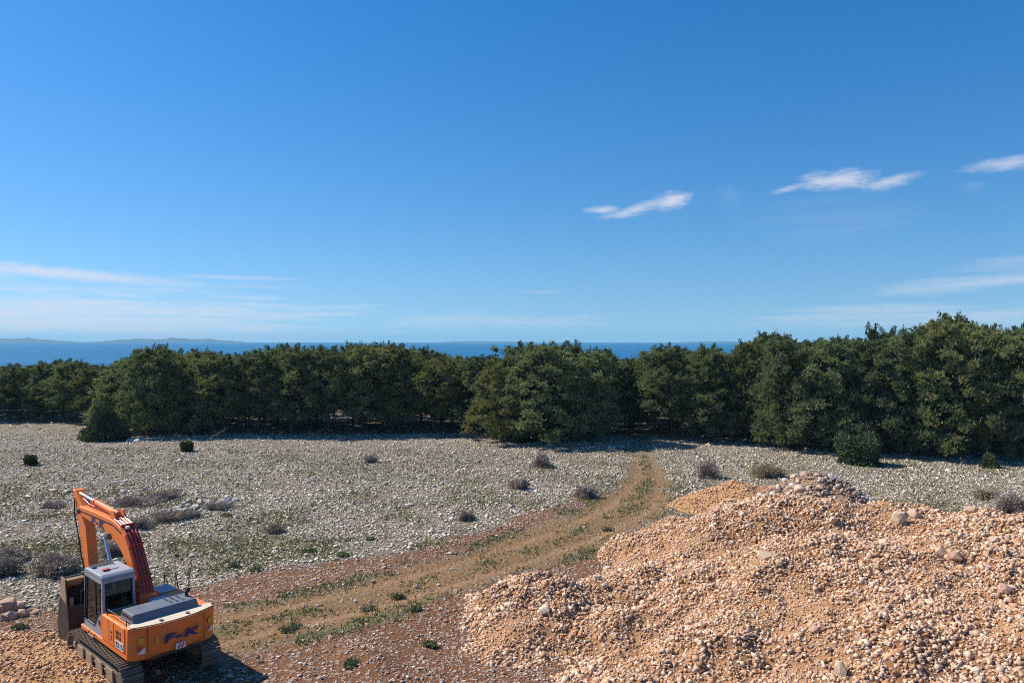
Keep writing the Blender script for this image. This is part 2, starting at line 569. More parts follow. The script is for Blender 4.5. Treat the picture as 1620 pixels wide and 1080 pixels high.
me = bpy.data.meshes.new('sea')
bm.to_mesh(me)
bm.free()
me.materials.append(sm)
link('sea', me, kind='structure')

im, t, b, out = new_mat('island_scrub')
pos = t.n('ShaderNodeNewGeometry').outputs['Position']
t.put(b.inputs['Base Color'], t.mix(t.smooth(t.noise(pos, 0.012, 5, 0.6), 0.4, 0.6), (0.022, 0.034, 0.026), (0.065, 0.068, 0.052)))
b.inputs['Roughness'].default_value = 1.0


def island(prof, dist, label):
    """prof: (photo x, photo y of the ridge line)"""
    xs = np.linspace(prof[0][0], prof[-1][0], 140)
    ys = np.interp(xs, [p[0] for p in prof], [p[1] for p in prof])
    hgt = np.maximum((542.2 - ys), 0) * dist / FPX * 0.86
    hgt = hgt * (0.9 + 0.2 * vnoise(xs / 6, xs * 0, 5)) + 1.5 * (vnoise(xs / 2.2, xs * 0, 8) - 0.5) * np.minimum(hgt / 10, 1)
    sec = [(-700, 0.0), (-420, 0.42), (-180, 0.8), (0, 1.0), (230, 0.75), (520, 0.35), (800, 0.0)]
    V = []
    for (d, k) in sec:
        D = dist + d
        nz = vnoise(xs / 5 + d, xs * 0 + d, 12)
        V.append(np.stack([(xs - 810) / FPX * D, np.full_like(xs, D), SEA_Z - 2 + (hgt + 5.5) * k * (0.85 + 0.15 * nz if k < 1 else 1)], -1))
    V = np.concatenate(V)
    m = len(xs)
    idx = np.arange(len(sec) * m).reshape(len(sec), m)
    F = np.stack([idx[:-1, :-1], idx[:-1, 1:], idx[1:, 1:], idx[1:, :-1]], -1).reshape(-1, 4)
    o = link('island', mesh_np('island', V, F, None, True, [im]), kind='structure')
    o['label'] = label
    return o


island([(-420, 541), (-300, 537), (-120, 535), (0, 535.5), (20, 535), (45, 533.5), (58, 536), (85, 538), (125, 541.4), (135, 542.2)], 9400,
       'low blue island at the far left of the sea horizon')
island([(118, 542.2), (150, 541), (180, 538), (213, 535.5), (240, 536), (258, 536.5), (270, 533.5), (300, 535.5), (330, 535.5), (345, 537.5), (370, 539.5),
        (392, 542), (400, 542.2)], 9000, 'longer blue hilly island on the sea horizon at left')
island([(690, 542.2), (715, 540.4), (760, 539.9), (800, 540.2), (830, 541), (850, 542.2)], 9600, 'thin flat island on the sea horizon above the middle of the wood')
island([(1072, 542.2), (1100, 540.6), (1130, 540.2), (1165, 540.8), (1178, 542.2)], 9200, 'thin flat island on the sea horizon beside the tall trees')

# ------------------------------------------------------------------ haze
hz = bpy.data.meshes.new('haze')
bm = bmesh.new()
bmesh.ops.create_cube(bm, size=1.0)
bm.to_mesh(hz)
bm.free()
hm = bpy.data.materials.new('haze_air')
hm.use_nodes = True
t = NT(hm.node_tree)
pv = t.n('ShaderNodeVolumePrincipled')
pv.inputs['Color'].default_value = (0.36, 0.74, 1.0, 1)
pv.inputs['Density'].default_value = 1e-4
pv.inputs['Anisotropy'].default_value = 0.0
t.t.links.new(pv.outputs[0], t.n('ShaderNodeOutputMaterial').inputs['Volume'])
hz.materials.append(hm)
ho = link('haze', hz, kind='stuff')
HB, HT = -12.0, 95.0
ho.scale = (26000, 26000, HT - HB)
ho.location = (0, 0, (HT + HB) / 2)
ho['label'] = 'thin pale sea haze over the land and water'

# ------------------------------------------------------------------ stones (numpy)
PHI = (1 + 5 ** 0.5) / 2
ICO_V = np.array([(-1, PHI, 0), (1, PHI, 0), (-1, -PHI, 0), (1, -PHI, 0), (0, -1, PHI), (0, 1, PHI), (0, -1, -PHI), (0, 1, -PHI),
                  (PHI, 0, -1), (PHI, 0, 1), (-PHI, 0, -1), (-PHI, 0, 1)], float) / math.hypot(1, PHI)
ICO_F = np.array([(0, 11, 5), (0, 5, 1), (0, 1, 7), (0, 7, 10), (0, 10, 11), (1, 5, 9), (5, 11, 4), (11, 10, 2), (10, 7, 6), (7, 1, 8),
                  (3, 9, 4), (3, 4, 2), (3, 2, 6), (3, 6, 8), (3, 8, 9), (4, 9, 5), (2, 4, 11), (6, 2, 10), (8, 6, 7), (9, 8, 1)])
OCT_V = np.array([(1, 0, 0), (-1, 0, 0), (0, 1, 0), (0, -1, 0), (0, 0, 1), (0, 0, -1)], float)
OCT_F = np.array([(0, 2, 4), (2, 1, 4), (1, 3, 4), (3, 0, 4), (2, 0, 5), (1, 2, 5), (3, 1, 5), (0, 3, 5)])
CUB_V = np.array([(-1, -1, -1), (1, -1, -1), (1, 1, -1), (-1, 1, -1), (-1, -1, 1), (1, -1, 1), (1, 1, 1), (-1, 1, 1)], float) * 0.68
CUB_F = np.array([(0, 2, 1), (0, 3, 2), (4, 5, 6), (4, 6, 7), (0, 1, 5), (0, 5, 4), (1, 2, 6), (1, 6, 5), (2, 3, 7), (2, 7, 6), (3, 0, 4), (3, 4, 7)])


def rand_rot(n, rng):
    q = rng.normal(size=(n, 4))
    q /= np.linalg.norm(q, axis=1)[:, None]
    a, b_, c_, d = q.T
    return np.stack([np.stack([1 - 2 * (c_ * c_ + d * d), 2 * (b_ * c_ - a * d), 2 * (b_ * d + a * c_)], -1),
                     np.stack([2 * (b_ * c_ + a * d), 1 - 2 * (b_ * b_ + d * d), 2 * (c_ * d - a * b_)], -1),
                     np.stack([2 * (b_ * d - a * c_), 2 * (c_ * d + a * b_), 1 - 2 * (b_ * b_ + c_ * c_)], -1)], 1)


def stones(P, rad, colr, rng, low=False, jit=0.22, flat=0.75):
    bv, bf = (OCT_V, OCT_F) if low else (CUB_V, CUB_F)
    n, k = len(P), len(bv)
    sc = rng.uniform(0.5, 1.4, (n, 3))
    v = bv[None] + rng.uniform(-jit, jit, (n, k, 3)) * 1.9
    v = v * sc[:, None, :]
    v = np.einsum('nij,nkj->nki', rand_rot(n, rng), v)
    v[:, :, 2] *= flat
    v = v * np.asarray(rad)[:, None, None] + P[:, None, :]
    f = bf[None] + (np.arange(n) * k)[:, None, None]
    return v.reshape(-1, 3), f.reshape(-1, 3), np.repeat(colr, k, 0)


def join(parts):
    V, F, C, o = [], [], [], 0
    for v, f, c in parts:
        V.append(v)
        F.append(f + o)
        C.append(c)
        o += len(v)
    return np.concatenate(V), np.concatenate(F), np.concatenate(C)


def palette(n, rng, cols, wts, var=0.18):
    c = np.array(cols)[rng.choice(len(cols), n, p=np.array(wts) / np.sum(wts))]
    return c * (1 + rng.uniform(-var, var, (n, 1)))


stone_mat = attr_mat('limestone', 0.92, None, 14.0, 0.28)
PALE = [(0.58, 0.485, 0.375), (0.49, 0.405, 0.305), (0.68, 0.60, 0.49), (0.34, 0.265, 0.19)]
PINK = [(0.50, 0.38, 0.285), (0.44, 0.30, 0.21), (0.56, 0.46, 0.375), (0.33, 0.19, 0.12)]
TAN = [(0.58, 0.370, 0.235), (0.53, 0.315, 0.185), (0.65, 0.48, 0.345), (0.45, 0.235, 0.120), (0.55, 0.395, 0.305), (0.36, 0.190, 0.105)]

rng = np.random.RandomState(11)


def scatter(n, y0, y1, rng, pad=0.70):
    """points over the wedge of ground in view, even in area"""
    y = np.sqrt(rng.uniform(y0 * y0, y1 * y1, n))
    x = rng.uniform(-pad, pad, n) * y
    return x, y


def field_pts(n, y0, y1, rng):
    x, y = scatter(n, y0, y1, rng)
    rd, tk, gr = soil_masks(x, y)
    clump = fbm(x / 1.4, y / 1.4, 71, 3)
    p = np.clip(0.52 + 1.4 * (clump - 0.40), 0.15, 1.0)
    p = p * (1 - 0.55 * gr) * (1 - 0.74 * tk)
    p = np.where(rd > 0.5, np.minimum(p * 1.25, 1), p)
    hp = np.maximum(heap_h(x, y), np.maximum(heap_b(x, y), heap_c(x, y)))
    keep = (rng.uniform(size=n) < p) & (hp < ground_h(x, y) + 0.05)
    u_ = (x + 11.86) * -0.74 + (y - 25.6) * 0.673
    v_ = (x + 11.86) * 0.673 + (y - 25.6) * 0.74
    keep &= ~((np.abs(u_) < 2.4) & (np.abs(np.abs(v_) - 1.2) < 0.4))
    return x[keep], y[keep], rd[keep]


parts = []
for (n, y0, y1, r0, low) in ((52000, 22, 38, 0.037, False), (62000, 38, 56, 0.043, False), (115000, 56, 88, 0.055, True), (7000, 86, 112, 0.10, True)):
    x, y, rd = field_pts(n, y0, y1, rng)
    k = len(x)
    rad = np.clip(r0 * np.exp(rng.normal(0, 0.42, k)), 0.03, 0.26)
    rad = np.where(rd > 0.5, rad * 0.72, rad)
    tkk = soil_masks(x, y)[1]
    rad = np.where(tkk > 0.4, rad * 0.72, rad)
    colr = np.where(((rd > 0.45) | (tkk > 0.4))[:, None], palette(k, rng, PINK, [4, 3, 3, 1]), palette(k, rng, PALE, [4, 3, 3, 1.5]))
    P = np.stack([x, y, ground_h(x, y) + rad * 0.18], -1)
    parts.append(stones(P, rad, colr, rng, low, 0.22, 0.58))
V, F, C = join(parts)
o = link('loose_stones', mesh_np('loose_stones', V, F, C, False, [stone_mat]), ground, kind='stuff')
n_field = len(F)

# single stones of the field large enough to be picked apart
STONE_MESH = []
for i in range(10):
    r2 = np.random.RandomState(200 + i)
    bm = bmesh.new()
    bmesh.ops.create_icosphere(bm, subdivisions=1 if i % 2 else 2, radius=1.0)
    s = r2.uniform(0.72, 1.25, 3)
    d1 = r2.normal(size=3)
    d1 /= np.linalg.norm(d1)
    for v in bm.verts:
        q = np.array(v.co)
        kk = 1 + 0.20 * math.sin(3.1 * q @ d1 + i) + r2.uniform(-0.10, 0.10)
        v.co = Vector(q * s * kk)
    for _ in range(5):   # broken faces
        nrm = r2.normal(size=3)
        nrm /= np.linalg.norm(nrm)
        dd = r2.uniform(0.62, 0.85)
        for v in bm.verts:
            e = np.array(v.co) @ nrm - dd
            if e > 0:
                v.co -= Vector(nrm * e)
    me = bpy.data.meshes.new('stone')
    bm.to_mesh(me)
    bm.free()
    STONE_MESH.append(me)


def rock_material(name, c1, c2, stain):
    m, t, b, out = new_mat(name)
    rn = t.n('ShaderNodeObjectInfo').outputs['Random']
    co = t.n('ShaderNodeTexCoord').outputs['Object']
    n1 = t.noise(co, 2.2, 6, 0.7)
    n2 = t.noise(co, 9.0, 4, 0.7)
    c = t.mix(rn, c1, c2)
    c = t.mix(t.smooth(n1, 0.48, 0.72), c, stain)
    c = t.mix(1.0, c, t.mix(n2, (0.75,) * 3, (1.2,) * 3), 'MULTIPLY')
    t.put(b.inputs['Base Color'], c)
    b.inputs['Roughness'].default_value = 0.9
    b.inputs['Specular IOR Level'].default_value = 0.2
    bp = t.n('ShaderNodeBump')
    bp.inputs['Strength'].default_value = 0.4
    bp.inputs['Distance'].default_value = 0.06
    t.put(bp.inputs['Height'], n2)
    t.t.links.new(bp.outputs[0], b.inputs['Normal'])
    return m


rock_pale = rock_material('pale_rock', (0.50, 0.455, 0.395), (0.60, 0.565, 0.51), (0.30, 0.25, 0.20))
rock_tan = rock_material('tan_rock', (0.53, 0.36, 0.235), (0.63, 0.50, 0.38), (0.42, 0.22, 0.11))
rock_pink = rock_material('pink_rock', (0.47, 0.27, 0.185), (0.56, 0.38, 0.28), (0.40, 0.19, 0.10))
PALE_M, TAN_M, PINK_M = [[], [], []]
for me in STONE_MESH:
    for lst, mt_ in ((PALE_M, rock_pale), (TAN_M, rock_tan), (PINK_M, rock_pink)):
        c = me.copy()
        c.materials.append(mt_)
        lst.append(c)


def put_stone(name, meshes, loc, rad, rng, parent=None, flat=0.75):
    o = bpy.data.objects.new(name, meshes[rng.randint(len(meshes))])
    COL.objects.link(o)
    o.parent = parent
    o.location = loc
    o.rotation_euler = (rng.uniform(-0.4, 0.4), rng.uniform(-0.4, 0.4), rng.uniform(0, 6.28))
    o.scale = (rad * rng.uniform(0.85, 1.2), rad * rng.uniform(0.85, 1.2), rad * flat * rng.uniform(0.8, 1.15))
    return o


rng = np.random.RandomState(12)
x, y, rd = field_pts(5200, 23, 60, rng)
sel = rng.permutation(len(x))[:240]
for i in sel:
    rad = rng.uniform(0.08, 0.15) * (0.8 if rd[i] > 0.5 else 1.0) * (1 + max(0, y[i] - 40) / 90)
    put_stone('stone', PINK_M if rd[i] > 0.45 else PALE_M, (x[i], y[i], float(ground_h(x[i], y[i])) + rad * 0.2), rad, rng, ground)
for k in range(46):      # the tumbled line of white stones among the low dark shrubs
    tt = rng.uniform()
    q = px(270 + 100 * tt + rng.normal(0, 7), 812 - 18 * tt + rng.normal(0, 5))
    rad = rng.uniform(0.10, 0.27)
    put_stone('stone', PALE_M, (q[0], q[1], float(ground_h(q[0], q[1])) + rad * 0.3), rad, rng, ground)
for k in range(12):
    q = px(207 + rng.normal(0, 8), 699 + rng.normal(0, 1.6))
    rad = rng.uniform(0.15, 0.36)
    put_stone('stone', PALE_M, (q[0], q[1], float(ground_h(q[0], q[1])) + rad * 0.3), rad, rng, ground)


# ------------------------------------------------------------------ heaps
def heap(name, label, hf, x0, x1, y0, y1, step, base_cols, rng, n_small, r_small, cols, wts, big, matset):
    cx, cy = (x0 + x1) / 2, (y0 + y1) / 2
    root = thing(name, label, 'rubble heap', (cx, cy, 0))
    xs, ys = np.arange(x0, x1, step), np.arange(y0, y1, step)
    X, Y = np.meshgrid(xs, ys)
    Z = hf(X, Y)
    nx, ny = len(xs), len(ys)
    idx = np.arange(nx * ny).reshape(ny, nx)
    F = np.stack([idx[:-1, :-1], idx[:-1, 1:], idx[1:, 1:], idx[1:, :-1]], -1).reshape(-1, 4)
    G = ground_h(X, Y)
    keep = (Z > G - 0.18).ravel()[F].any(1)
    F = F[keep]
    used = np.unique(F)
    rem = np.full(nx * ny, -1)
    rem[used] = np.arange(len(used))
    V = np.stack([X.ravel() - cx, Y.ravel() - cy, Z.ravel()], -1)[used]
    nc = fbm(X / 1.8, Y / 1.8, 91, 4).ravel()[used][:, None]
    colr = np.array(base_cols[0]) * (1 - sstep(nc, 0.35, 0.65)) + np.array(base_cols[1]) * sstep(nc, 0.35, 0.65)
    link('heap_body', mesh_np('heap_body', V, rem[F], colr, True, [heap_soil]), root)
    x = rng.uniform(x0, x1, n_small)
    y = rng.uniform(y0, y1, n_small)
    z = hf(x, y)
    # fewer stones where the fine earth shows
    fine = fbm(x / 1.8, y / 1.8, 91, 4)
    k = (z > ground_h(x, y) - 0.05) & (rng.uniform(size=n_small) < np.clip(1.1 - 0.25 * sstep(fine, 0.52, 0.70), 0, 1))
    k &= np.abs(x) < 0.70 * y
    x, y, z, fine = x[k], y[k], z[k], fine[k]
    e = 0.25     # none on slopes that face well away from the open side
    gx_, gy_ = (hf(x + e, y) - hf(x - e, y)) / (2 * e), (hf(x, y + e) - hf(x, y - e)) / (2 * e)
    k = (-gx_ * -x - gy_ * -y + (CAM_H - z)) > -2.5
    x, y, z, fine = x[k], y[k], z[k], fine[k]
    rad = np.clip(r_small * np.exp(rng.normal(0, 0.38, len(x))), 0.02, r_small * 2.1)
    rad *= 1.0 + 0.35 * (0.4 - sstep(fine, 0.45, 0.68))
    c = palette(len(x), rng, cols, wts, 0.2)
    v, f, c = stones(np.stack([x - cx, y - cy, z + rad * 0.25], -1), rad, c, rng, False, 0.24, 0.85)
    # fine gravel between them
    m_ = int(n_small * 0.75)
    x, y = rng.uniform(x0, x1, m_), rng.uniform(y0, y1, m_)
    k = (np.abs(x) < 0.70 * y) & (rng.uniform(size=m_) < np.clip(26 / y, 0, 1) ** 2)
    x, y = x[k], y[k]
    z = hf(x, y)
    gx_, gy_ = (hf(x + e, y) - hf(x - e, y)) / (2 * e), (hf(x, y + e) - hf(x, y - e)) / (2 * e)
    k = (z > ground_h(x, y) - 0.05) & ((gx_ * x + gy_ * y + (CAM_H - z)) > -1.0)
    x, y, z = x[k], y[k], z[k]
    rad = r_small * 0.5 * np.exp(rng.normal(0, 0.3, len(x)))
    v2, f2, c2 = stones(np.stack([x - cx, y - cy, z + rad * 0.3], -1), rad, palette(len(x), rng, cols, wts, 0.25), rng, True, 0.24, 0.85)
    v, f, c = join([(v, f, c), (v2, f2, c2)])
    link('loose_stones', mesh_np('loose_stones', v, f, c, False, [stone_mat]), root, kind='stuff')
    for (bx, by, br) in big:
        bz = float(hf(np.array([bx]), np.array([by]))[0])
        put_stone('stone', matset[rng.randint(len(matset))], (bx - cx, by - cy, bz + br * 0.3), br, rng, root, 0.8)
    return len(f) + len(F) * 2


heap_soil = attr_mat('heap_earth', 0.95, None, 9.0, 0.3, spec=0.1)


def on_heap(pxx, pyy, hf):
    """point of the heap seen at a photo pixel"""
    k = (pxx - 810) / FPX
    Y = np.linspace(14, 60, 1800)
    z = hf(k * Y, Y)
    ray = CAM_H - (pyy - 541) / FPX * Y
    hit = np.nonzero(z >= ray)[0]
    if not len(hit):
        return None
    return k * Y[hit[0]], Y[hit[0]]


rng = np.random.RandomState(21)
big = []
SPECIAL = [(1213, 886, 0.33), (1232, 893, 0.18), (1424, 823, 0.36), (1446, 818, 0.26), (962, 903, 0.26), (945, 918, 0.22), (957, 930, 0.17),
           (862, 967, 0.22), (1570, 858, 0.24), (1490, 880, 0.26), (1512, 886, 0.3), (1536, 812, 0.28), (1330, 1066, 0.26), (1290, 1000, 0.2),
           (1545, 1065, 0.2), (1590, 935, 0.2), (1180, 830, 0.18), (1318, 826, 0.22), (1398, 862, 0.2), (1610, 805, 0.2)]
for (a, c, r_) in SPECIAL:
    q = on_heap(a, c, heap_h)
    if q is not None:
        big.append((q[0], q[1], r_))
while len(big) < 300:
    a, c = rng.uniform(700, 1640), rng.uniform(780, 1080)
    q = on_heap(a, c, heap_h)
    if q is None or heap_h(np.array([q[0]]), np.array([q[1]]))[0] < 0.15:
        continue
    big.append((q[0], q[1], float(np.clip(0.10 * math.exp(rng.normal(0, 0.22)) * 0.62, 0.05, 0.115))))
n_h1 = heap('rubble_heap', 'large sprawling heap of tan and pinkish broken stone beside the dirt track', heap_h, -5, 30, 13, 46, 0.2,
            ((0.22, 0.110, 0.055), (0.36, 0.195, 0.095)), rng, 182000, 0.041, TAN, [4, 3, 3, 1.6, 2, 1], big, [TAN_M, TAN_M, PINK_M])  # earth colours darkened to stand for shadow in the gaps between stones
rng = np.random.RandomState(22)
heap('gravel_heap', 'small rounded heap of fine ochre gravel behind the large rubble heap', heap_b, 9, 20, 44.5, 54, 0.2,
     ((0.40, 0.225, 0.10), (0.47, 0.27, 0.125)), rng, 9000, 0.035, TAN, [2, 4, 1, 3, 0.5, 1], [], [TAN_M])
rng = np.random.RandomState(23)
bigc = []
while len(bigc) < 110:
    a, c = rng.uniform(13.8, 20.4), rng.uniform(42.5, 47)
    z = float(heap_c(np.array([a]), np.array([c]))[0])
    if z > 0.4:
        bigc.append((a, c, float(np.clip(0.16 * math.exp(rng.normal(0, 0.35)), 0.09, 0.34))))
heap('rock_heap', 'small steep heap of dark jumbled rocks rising behind the crest of the large heap', heap_c, 13, 21.5, 41.5, 49.5, 0.2,
     ((0.20, 0.125, 0.085), (0.30, 0.19, 0.12)), rng, 5000, 0.06, PINK + [(0.26, 0.2, 0.17)], [3, 4, 2, 3, 3], bigc, [PINK_M, TAN_M, PALE_M])

rng = np.random.RandomState(25)
SPX = [px(-30, 1050), px(30, 1046), px(70, 1062), px(-10, 1075), px(-90, 1045), px(60, 1085)]
SPILL = [(q[0], q[1], 0.30, 0.17, 0.5) for q in SPX]


def heap_d(x, y):
    return lobes_h(x, y, SPILL, 0.3) - 0.06 + (fbm(x / 0.8, y / 0.8, 47, 3) - 0.5) * 0.18


heap('gravel_spill', 'low spread of ochre gravel and earth in the near left corner', heap_d, -20, -11.5, 21.5, 28.5, 0.2,
     ((0.36, 0.195, 0.085), (0.45, 0.26, 0.12)), rng, 7000, 0.032, TAN, [2, 4, 1, 3, 0.5, 1], [], [TAN_M])

# boulders at the left edge
rng = np.random.RandomState(24)
BOULD = [(10, 963, 0.42, 'largest pink boulder of the cluster at the left picture edge'),
         (-8, 972, 0.36, 'pink boulder cut by the left picture edge'),
         (27, 961, 0.30, 'pink boulder on the far side of the left cluster'),
         (17, 977, 0.27, 'orange stained boulder at the front of the left cluster'),
         (38, 972, 0.25, 'flat mauve boulder at the right end of the left cluster'),
         (56, 969, 0.17, 'smallest flat rock trailing off the left boulder cluster'),
         (2, 980, 0.22, 'small pink rock at the near corner of the left cluster')]
for (a, c, r_, lb) in BOULD:
    q = px(a, c)
    o = put_stone('boulder', PINK_M, (q[0], q[1], float(ground_h(q[0], q[1])) + r_ * 0.3), r_, rng, None, 0.72)
    tag(o, lb, 'boulder', 'pink boulders heaped at the left')

# ------------------------------------------------------------------ plants


def blades(C, A, L, W, rng, spread=0.6):
    """one narrow triangle per row: base at C, pointing along A"""
    n = len(C)
    d = A + rng.normal(0, spread, (n, 3))
    d /= np.linalg.norm(d, axis=1)[:, None] + 1e-9
    s = np.cross(d, rng.normal(size=(n, 3)))
    s /= np.linalg.norm(s, axis=1)[:, None] + 1e-9
    L, W = np.asarray(L).reshape(-1, 1), np.asarray(W).reshape(-1, 1)
    V = np.stack([C - s * W, C + s * W, C + d * L], 1).reshape(-1, 3)
    return V, np.arange(n * 3).reshape(-1, 3)


def tube(path, r, k=5):
    path, r = np.asarray(path, float), np.asarray(r, float)
    V, n = [], len(path)
    for i in range(n):
        d = path[min(i + 1, n - 1)] - path[max(i - 1, 0)]
        d /= np.linalg.norm(d) + 1e-9
        a = np.cross(d, (0.31, 0.95, 0.05) if abs(d[1]) < 0.9 else (1, 0, 0))
        a /= np.linalg.norm(a)
        b_ = np.cross(d, a)
        for j in range(k):
            th = 2 * math.pi * j / k
            V.append(path[i] + r[i] * (math.cos(th) * a + math.sin(th) * b_))
    F = []
    for i in range(n - 1):
        for j in range(k):
            p, q = i * k + j, i * k + (j + 1) % k
            F += [(p, q, q + k), (p, q + k, p + k)]
    return np.array(V), np.array(F)


bark_mat = paint('bark', (0.085, 0.062, 0.048), (0.16, 0.14, 0.125), 0.6, 0.9, 0, 4.0, 0.1)
pine_mat = attr_mat('pine_needles', 0.75, (1.28, 1.10, 0.92), 0, 0, 0.30, 0.25)
shrub_mat = attr_mat('shrub_leaves', 0.85, None, 0, 0, 0.08, 0.15)
twig_mat = attr_mat('dry_twigs', 0.9, None, 0, 0, 0.0, 0.1)


def pine_proto(seed, H, hb, Rc, shape, nclump, ntuft, gap=0.0):
    nclump = int(nclump * 2.1)
    rng = np.random.RandomState(seed)
    lean = rng.normal(0, 0.25, 2)
    tp = [(lean[0] * s * s + 0.12 * math.sin(5 * s + seed), lean[1] * s * s + 0.1 * math.cos(4 * s + seed), H * 0.93 * s) for s in np.linspace(0, 1, 9)]
    tp = np.array(tp)
    tp[:, :2] -= tp[0, :2]
    tr = 0.15 * (1 - 0.85 * np.linspace(0, 1, 9)) * H / 9
    TV, TF = [], []

    def add(v, f, o=[0]):
        TV.append(v)
        TF.append(f + o[0])
        o[0] += len(v)
    base = np.array([[0, 0, -0.35]])
    add(*tube(np.concatenate([base, tp]), np.concatenate([[tr[0] * 1.35], tr]), 7))
    lop = rng.uniform(-0.35, 0.35, 2)
    CV, CF, CC, o = [], [], [], 0
    for i in range(nclump):
        s = (i + rng.uniform()) / nclump
        z = hb + (H - hb) * s ** 0.9
        tt = (z - hb) / (H - hb)
        if shape == 'round':
            rr = math.sqrt(max(0.02, 1 - ((tt - 0.42) / 0.62) ** 2))
        elif shape == 'cone':
            rr = max(0.06, 1.02 - tt) ** 0.75
        elif shape == 'flat':
            rr = math.sqrt(max(0.05, 1 - ((tt - 0.62) / 0.66) ** 2))
        else:   # skirted
            rr = math.sqrt(max(0.03, 1 - ((tt - 0.22) / 0.85) ** 2))
        a = i * 2.399 + rng.normal(0, 0.5)
        rad = Rc * rr * (0.50 + 0.62 * rng.uniform() ** 0.8) * (1 + lop[0] * math.cos(a) + lop[1] * math.sin(a))
        if rng.uniform() < 0.18:
            rad *= 0.45
        ax = np.array([np.interp(z, tp[:, 2], tp[:, 0]), np.interp(z, tp[:, 2], tp[:, 1]), 0])
        c = ax + np.array([rad * math.cos(a), rad * math.sin(a), z + 0.1 * rad])
        cr = rng.uniform(0.34, 0.78) * (0.75 + 0.35 * (1 - tt)) * (Rc / 2.8) ** 0.5
        if tt > 0.93:
            cr *= 0.75
        # limb
        z0 = max(0.4, z - 0.35 * rad)
        p0 = np.array([np.interp(z0, tp[:, 2], tp[:, 0]), np.interp(z0, tp[:, 2], tp[:, 1]), z0])
        mid = (p0 + c) / 2 + np.array([0, 0, -0.12 * rad])
        add(*tube([p0, mid, c], [0.055, 0.035, 0.015], 4))
        # needle tufts over the clump, more on its upper outer side
        n = int(ntuft * 0.85 * cr ** 1.4 * rng.uniform(0.7, 1.25))
        d = rng.normal(size=(n, 3))
        d[:, 2] = d[:, 2] * 0.9 + 0.25
        d[:, :2] += 0.35 * np.array([math.cos(a), math.sin(a)])
        d /= np.linalg.norm(d, axis=1)[:, None]
        bump = 1 + 0.28 * np.sin(d[:, 0] * 6 + i) * np.sin(d[:, 1] * 6 + 2 * i) + 0.2 * np.sin(d[:, 2] * 8 + i)
        rr_ = np.clip(np.abs(rng.normal(0, 0.62, n)), 0, 1.7) * bump
        q = c + d * (rr_ * cr)[:, None] * np.array([1.05, 1.05, 0.72])
        hue = (0.45 * rng.uniform() + 0.55 * rng.uniform(size=(n, 1)))
        bc = np.array((0.110, 0.148, 0.076)) * (1 - hue) + np.array((0.205, 0.240, 0.122)) * hue
        for kx in range(5):
            v, f = blades(q, d * 0.8 + np.array([0, 0, 0.55]), rng.uniform(0.16, 0.36, n), rng.uniform(0.020, 0.042, n), rng, 0.7)
            CV.append(v)
            CF.append(f + o)
            o += len(v)
            cc = bc * rng.uniform(0.65, 1.45, (n, 1)) * (1 + rng.normal(0, 0.06, (n, 3)))
            CC.append(np.repeat(cc, 3, 0))
    # single leading shoots on the outline
    n = 46
    s = rng.uniform(0.6, 1, n)
    for i in range(n):
        z = hb + (H - hb) * s[i]
        a = rng.uniform(0, 6.28)
        tt = s[i]
        rad = Rc * max(0.1, (1.08 - tt)) ** 0.6 * rng.uniform(0.5, 1.0)
        c0 = np.array([np.interp(z, tp[:, 2], tp[:, 0]) + rad * math.cos(a), np.interp(z, tp[:, 2], tp[:, 1]) + rad * math.sin(a), z + 0.25])
        m = 34
        q = c0 + np.array([math.cos(a) * 0.5, math.sin(a) * 0.5, 0.8]) * rng.uniform(0, 0.75, (m, 1))
        q = q + rng.normal(0, 0.11, (m, 3)) * (1.3 - (q[:, 2:3] - c0[2]) / 0.75)
        v, f = blades(q, np.tile([[0, 0, 0.6]], (m, 1)), rng.uniform(0.15, 0.27, m), rng.uniform(0.04, 0.07, m), rng, 0.7)
        CV.append(v)
        CF.append(f + o)
        o += len(v)
        CC.append(np.repeat(np.array((0.055, 0.075, 0.03)) * rng.uniform(0.7, 1.3, (m, 1)), 3, 0))
    tm = mesh_np('trunk', np.concatenate(TV), np.concatenate(TF), None, True, [bark_mat])
    cm = mesh_np('crown', np.concatenate(CV), np.concatenate(CF), np.concatenate(CC), False, [pine_mat])
    return tm, cm, H


PROTO = {
    'skirted': pine_proto(301, 9.6, 0.5, 3.5, 'skirt', 92, 230),
    'skirted2': pine_proto(302, 10.0, 0.7, 3.0, 'skirt', 86, 230),
    'round': pine_proto(303, 9.5, 2.0, 3.0, 'round', 74, 230),
    'round2': pine_proto(304, 9.5, 1.7, 2.7, 'round', 70, 230),
    'flat': pine_proto(305, 9.3, 2.3, 3.1, 'flat', 66, 230),
    'slender': pine_proto(306, 10.5, 1.4, 2.1, 'cone', 66, 240),
    'sparse': pine_proto(307, 9.6, 1.8, 2.8, 'round', 54, 190),
}
TREES = []


def tree(kind, x, y, H, wid, rz, label, group):
    tm, cm, h0 = PROTO[kind]
    z = float(ground_h(x, y))
    root = thing('pine_tree', label, 'tree', (x, y, z), rz, group)
    s = H / h0
    root.scale = (wid, wid, s)
    link('trunk', tm, root)
    link('crown', cm, root)
    TREES.append((x, y, H))
    return root


FRONT = [(-120, 664), (0, 667), (110, 668), (150, 680), (230, 693), (300, 690), (500, 690), (650, 688), (740, 690), (775, 702), (860, 705), (945, 702), (975, 692),
         (1050, 693), (1070, 700), (1200, 705), (1260, 716), (1400, 721), (1500, 725), (1620, 729), (1760, 735)]
SKYL = [(-120, 572), (0, 573), (100, 569), (180, 573), (235, 550), (330, 556), (400, 556), (440, 550), (560, 549), (640, 549), (700, 560), (760, 560), (830, 552),
        (890, 546), (940, 552), (985, 566), (1030, 563), (1070, 546), (1150, 553), (1210, 531), (1260, 536), (1350, 537), (1440, 527), (1500, 507), (1560, 522),
        (1620, 520), (1760, 520)]


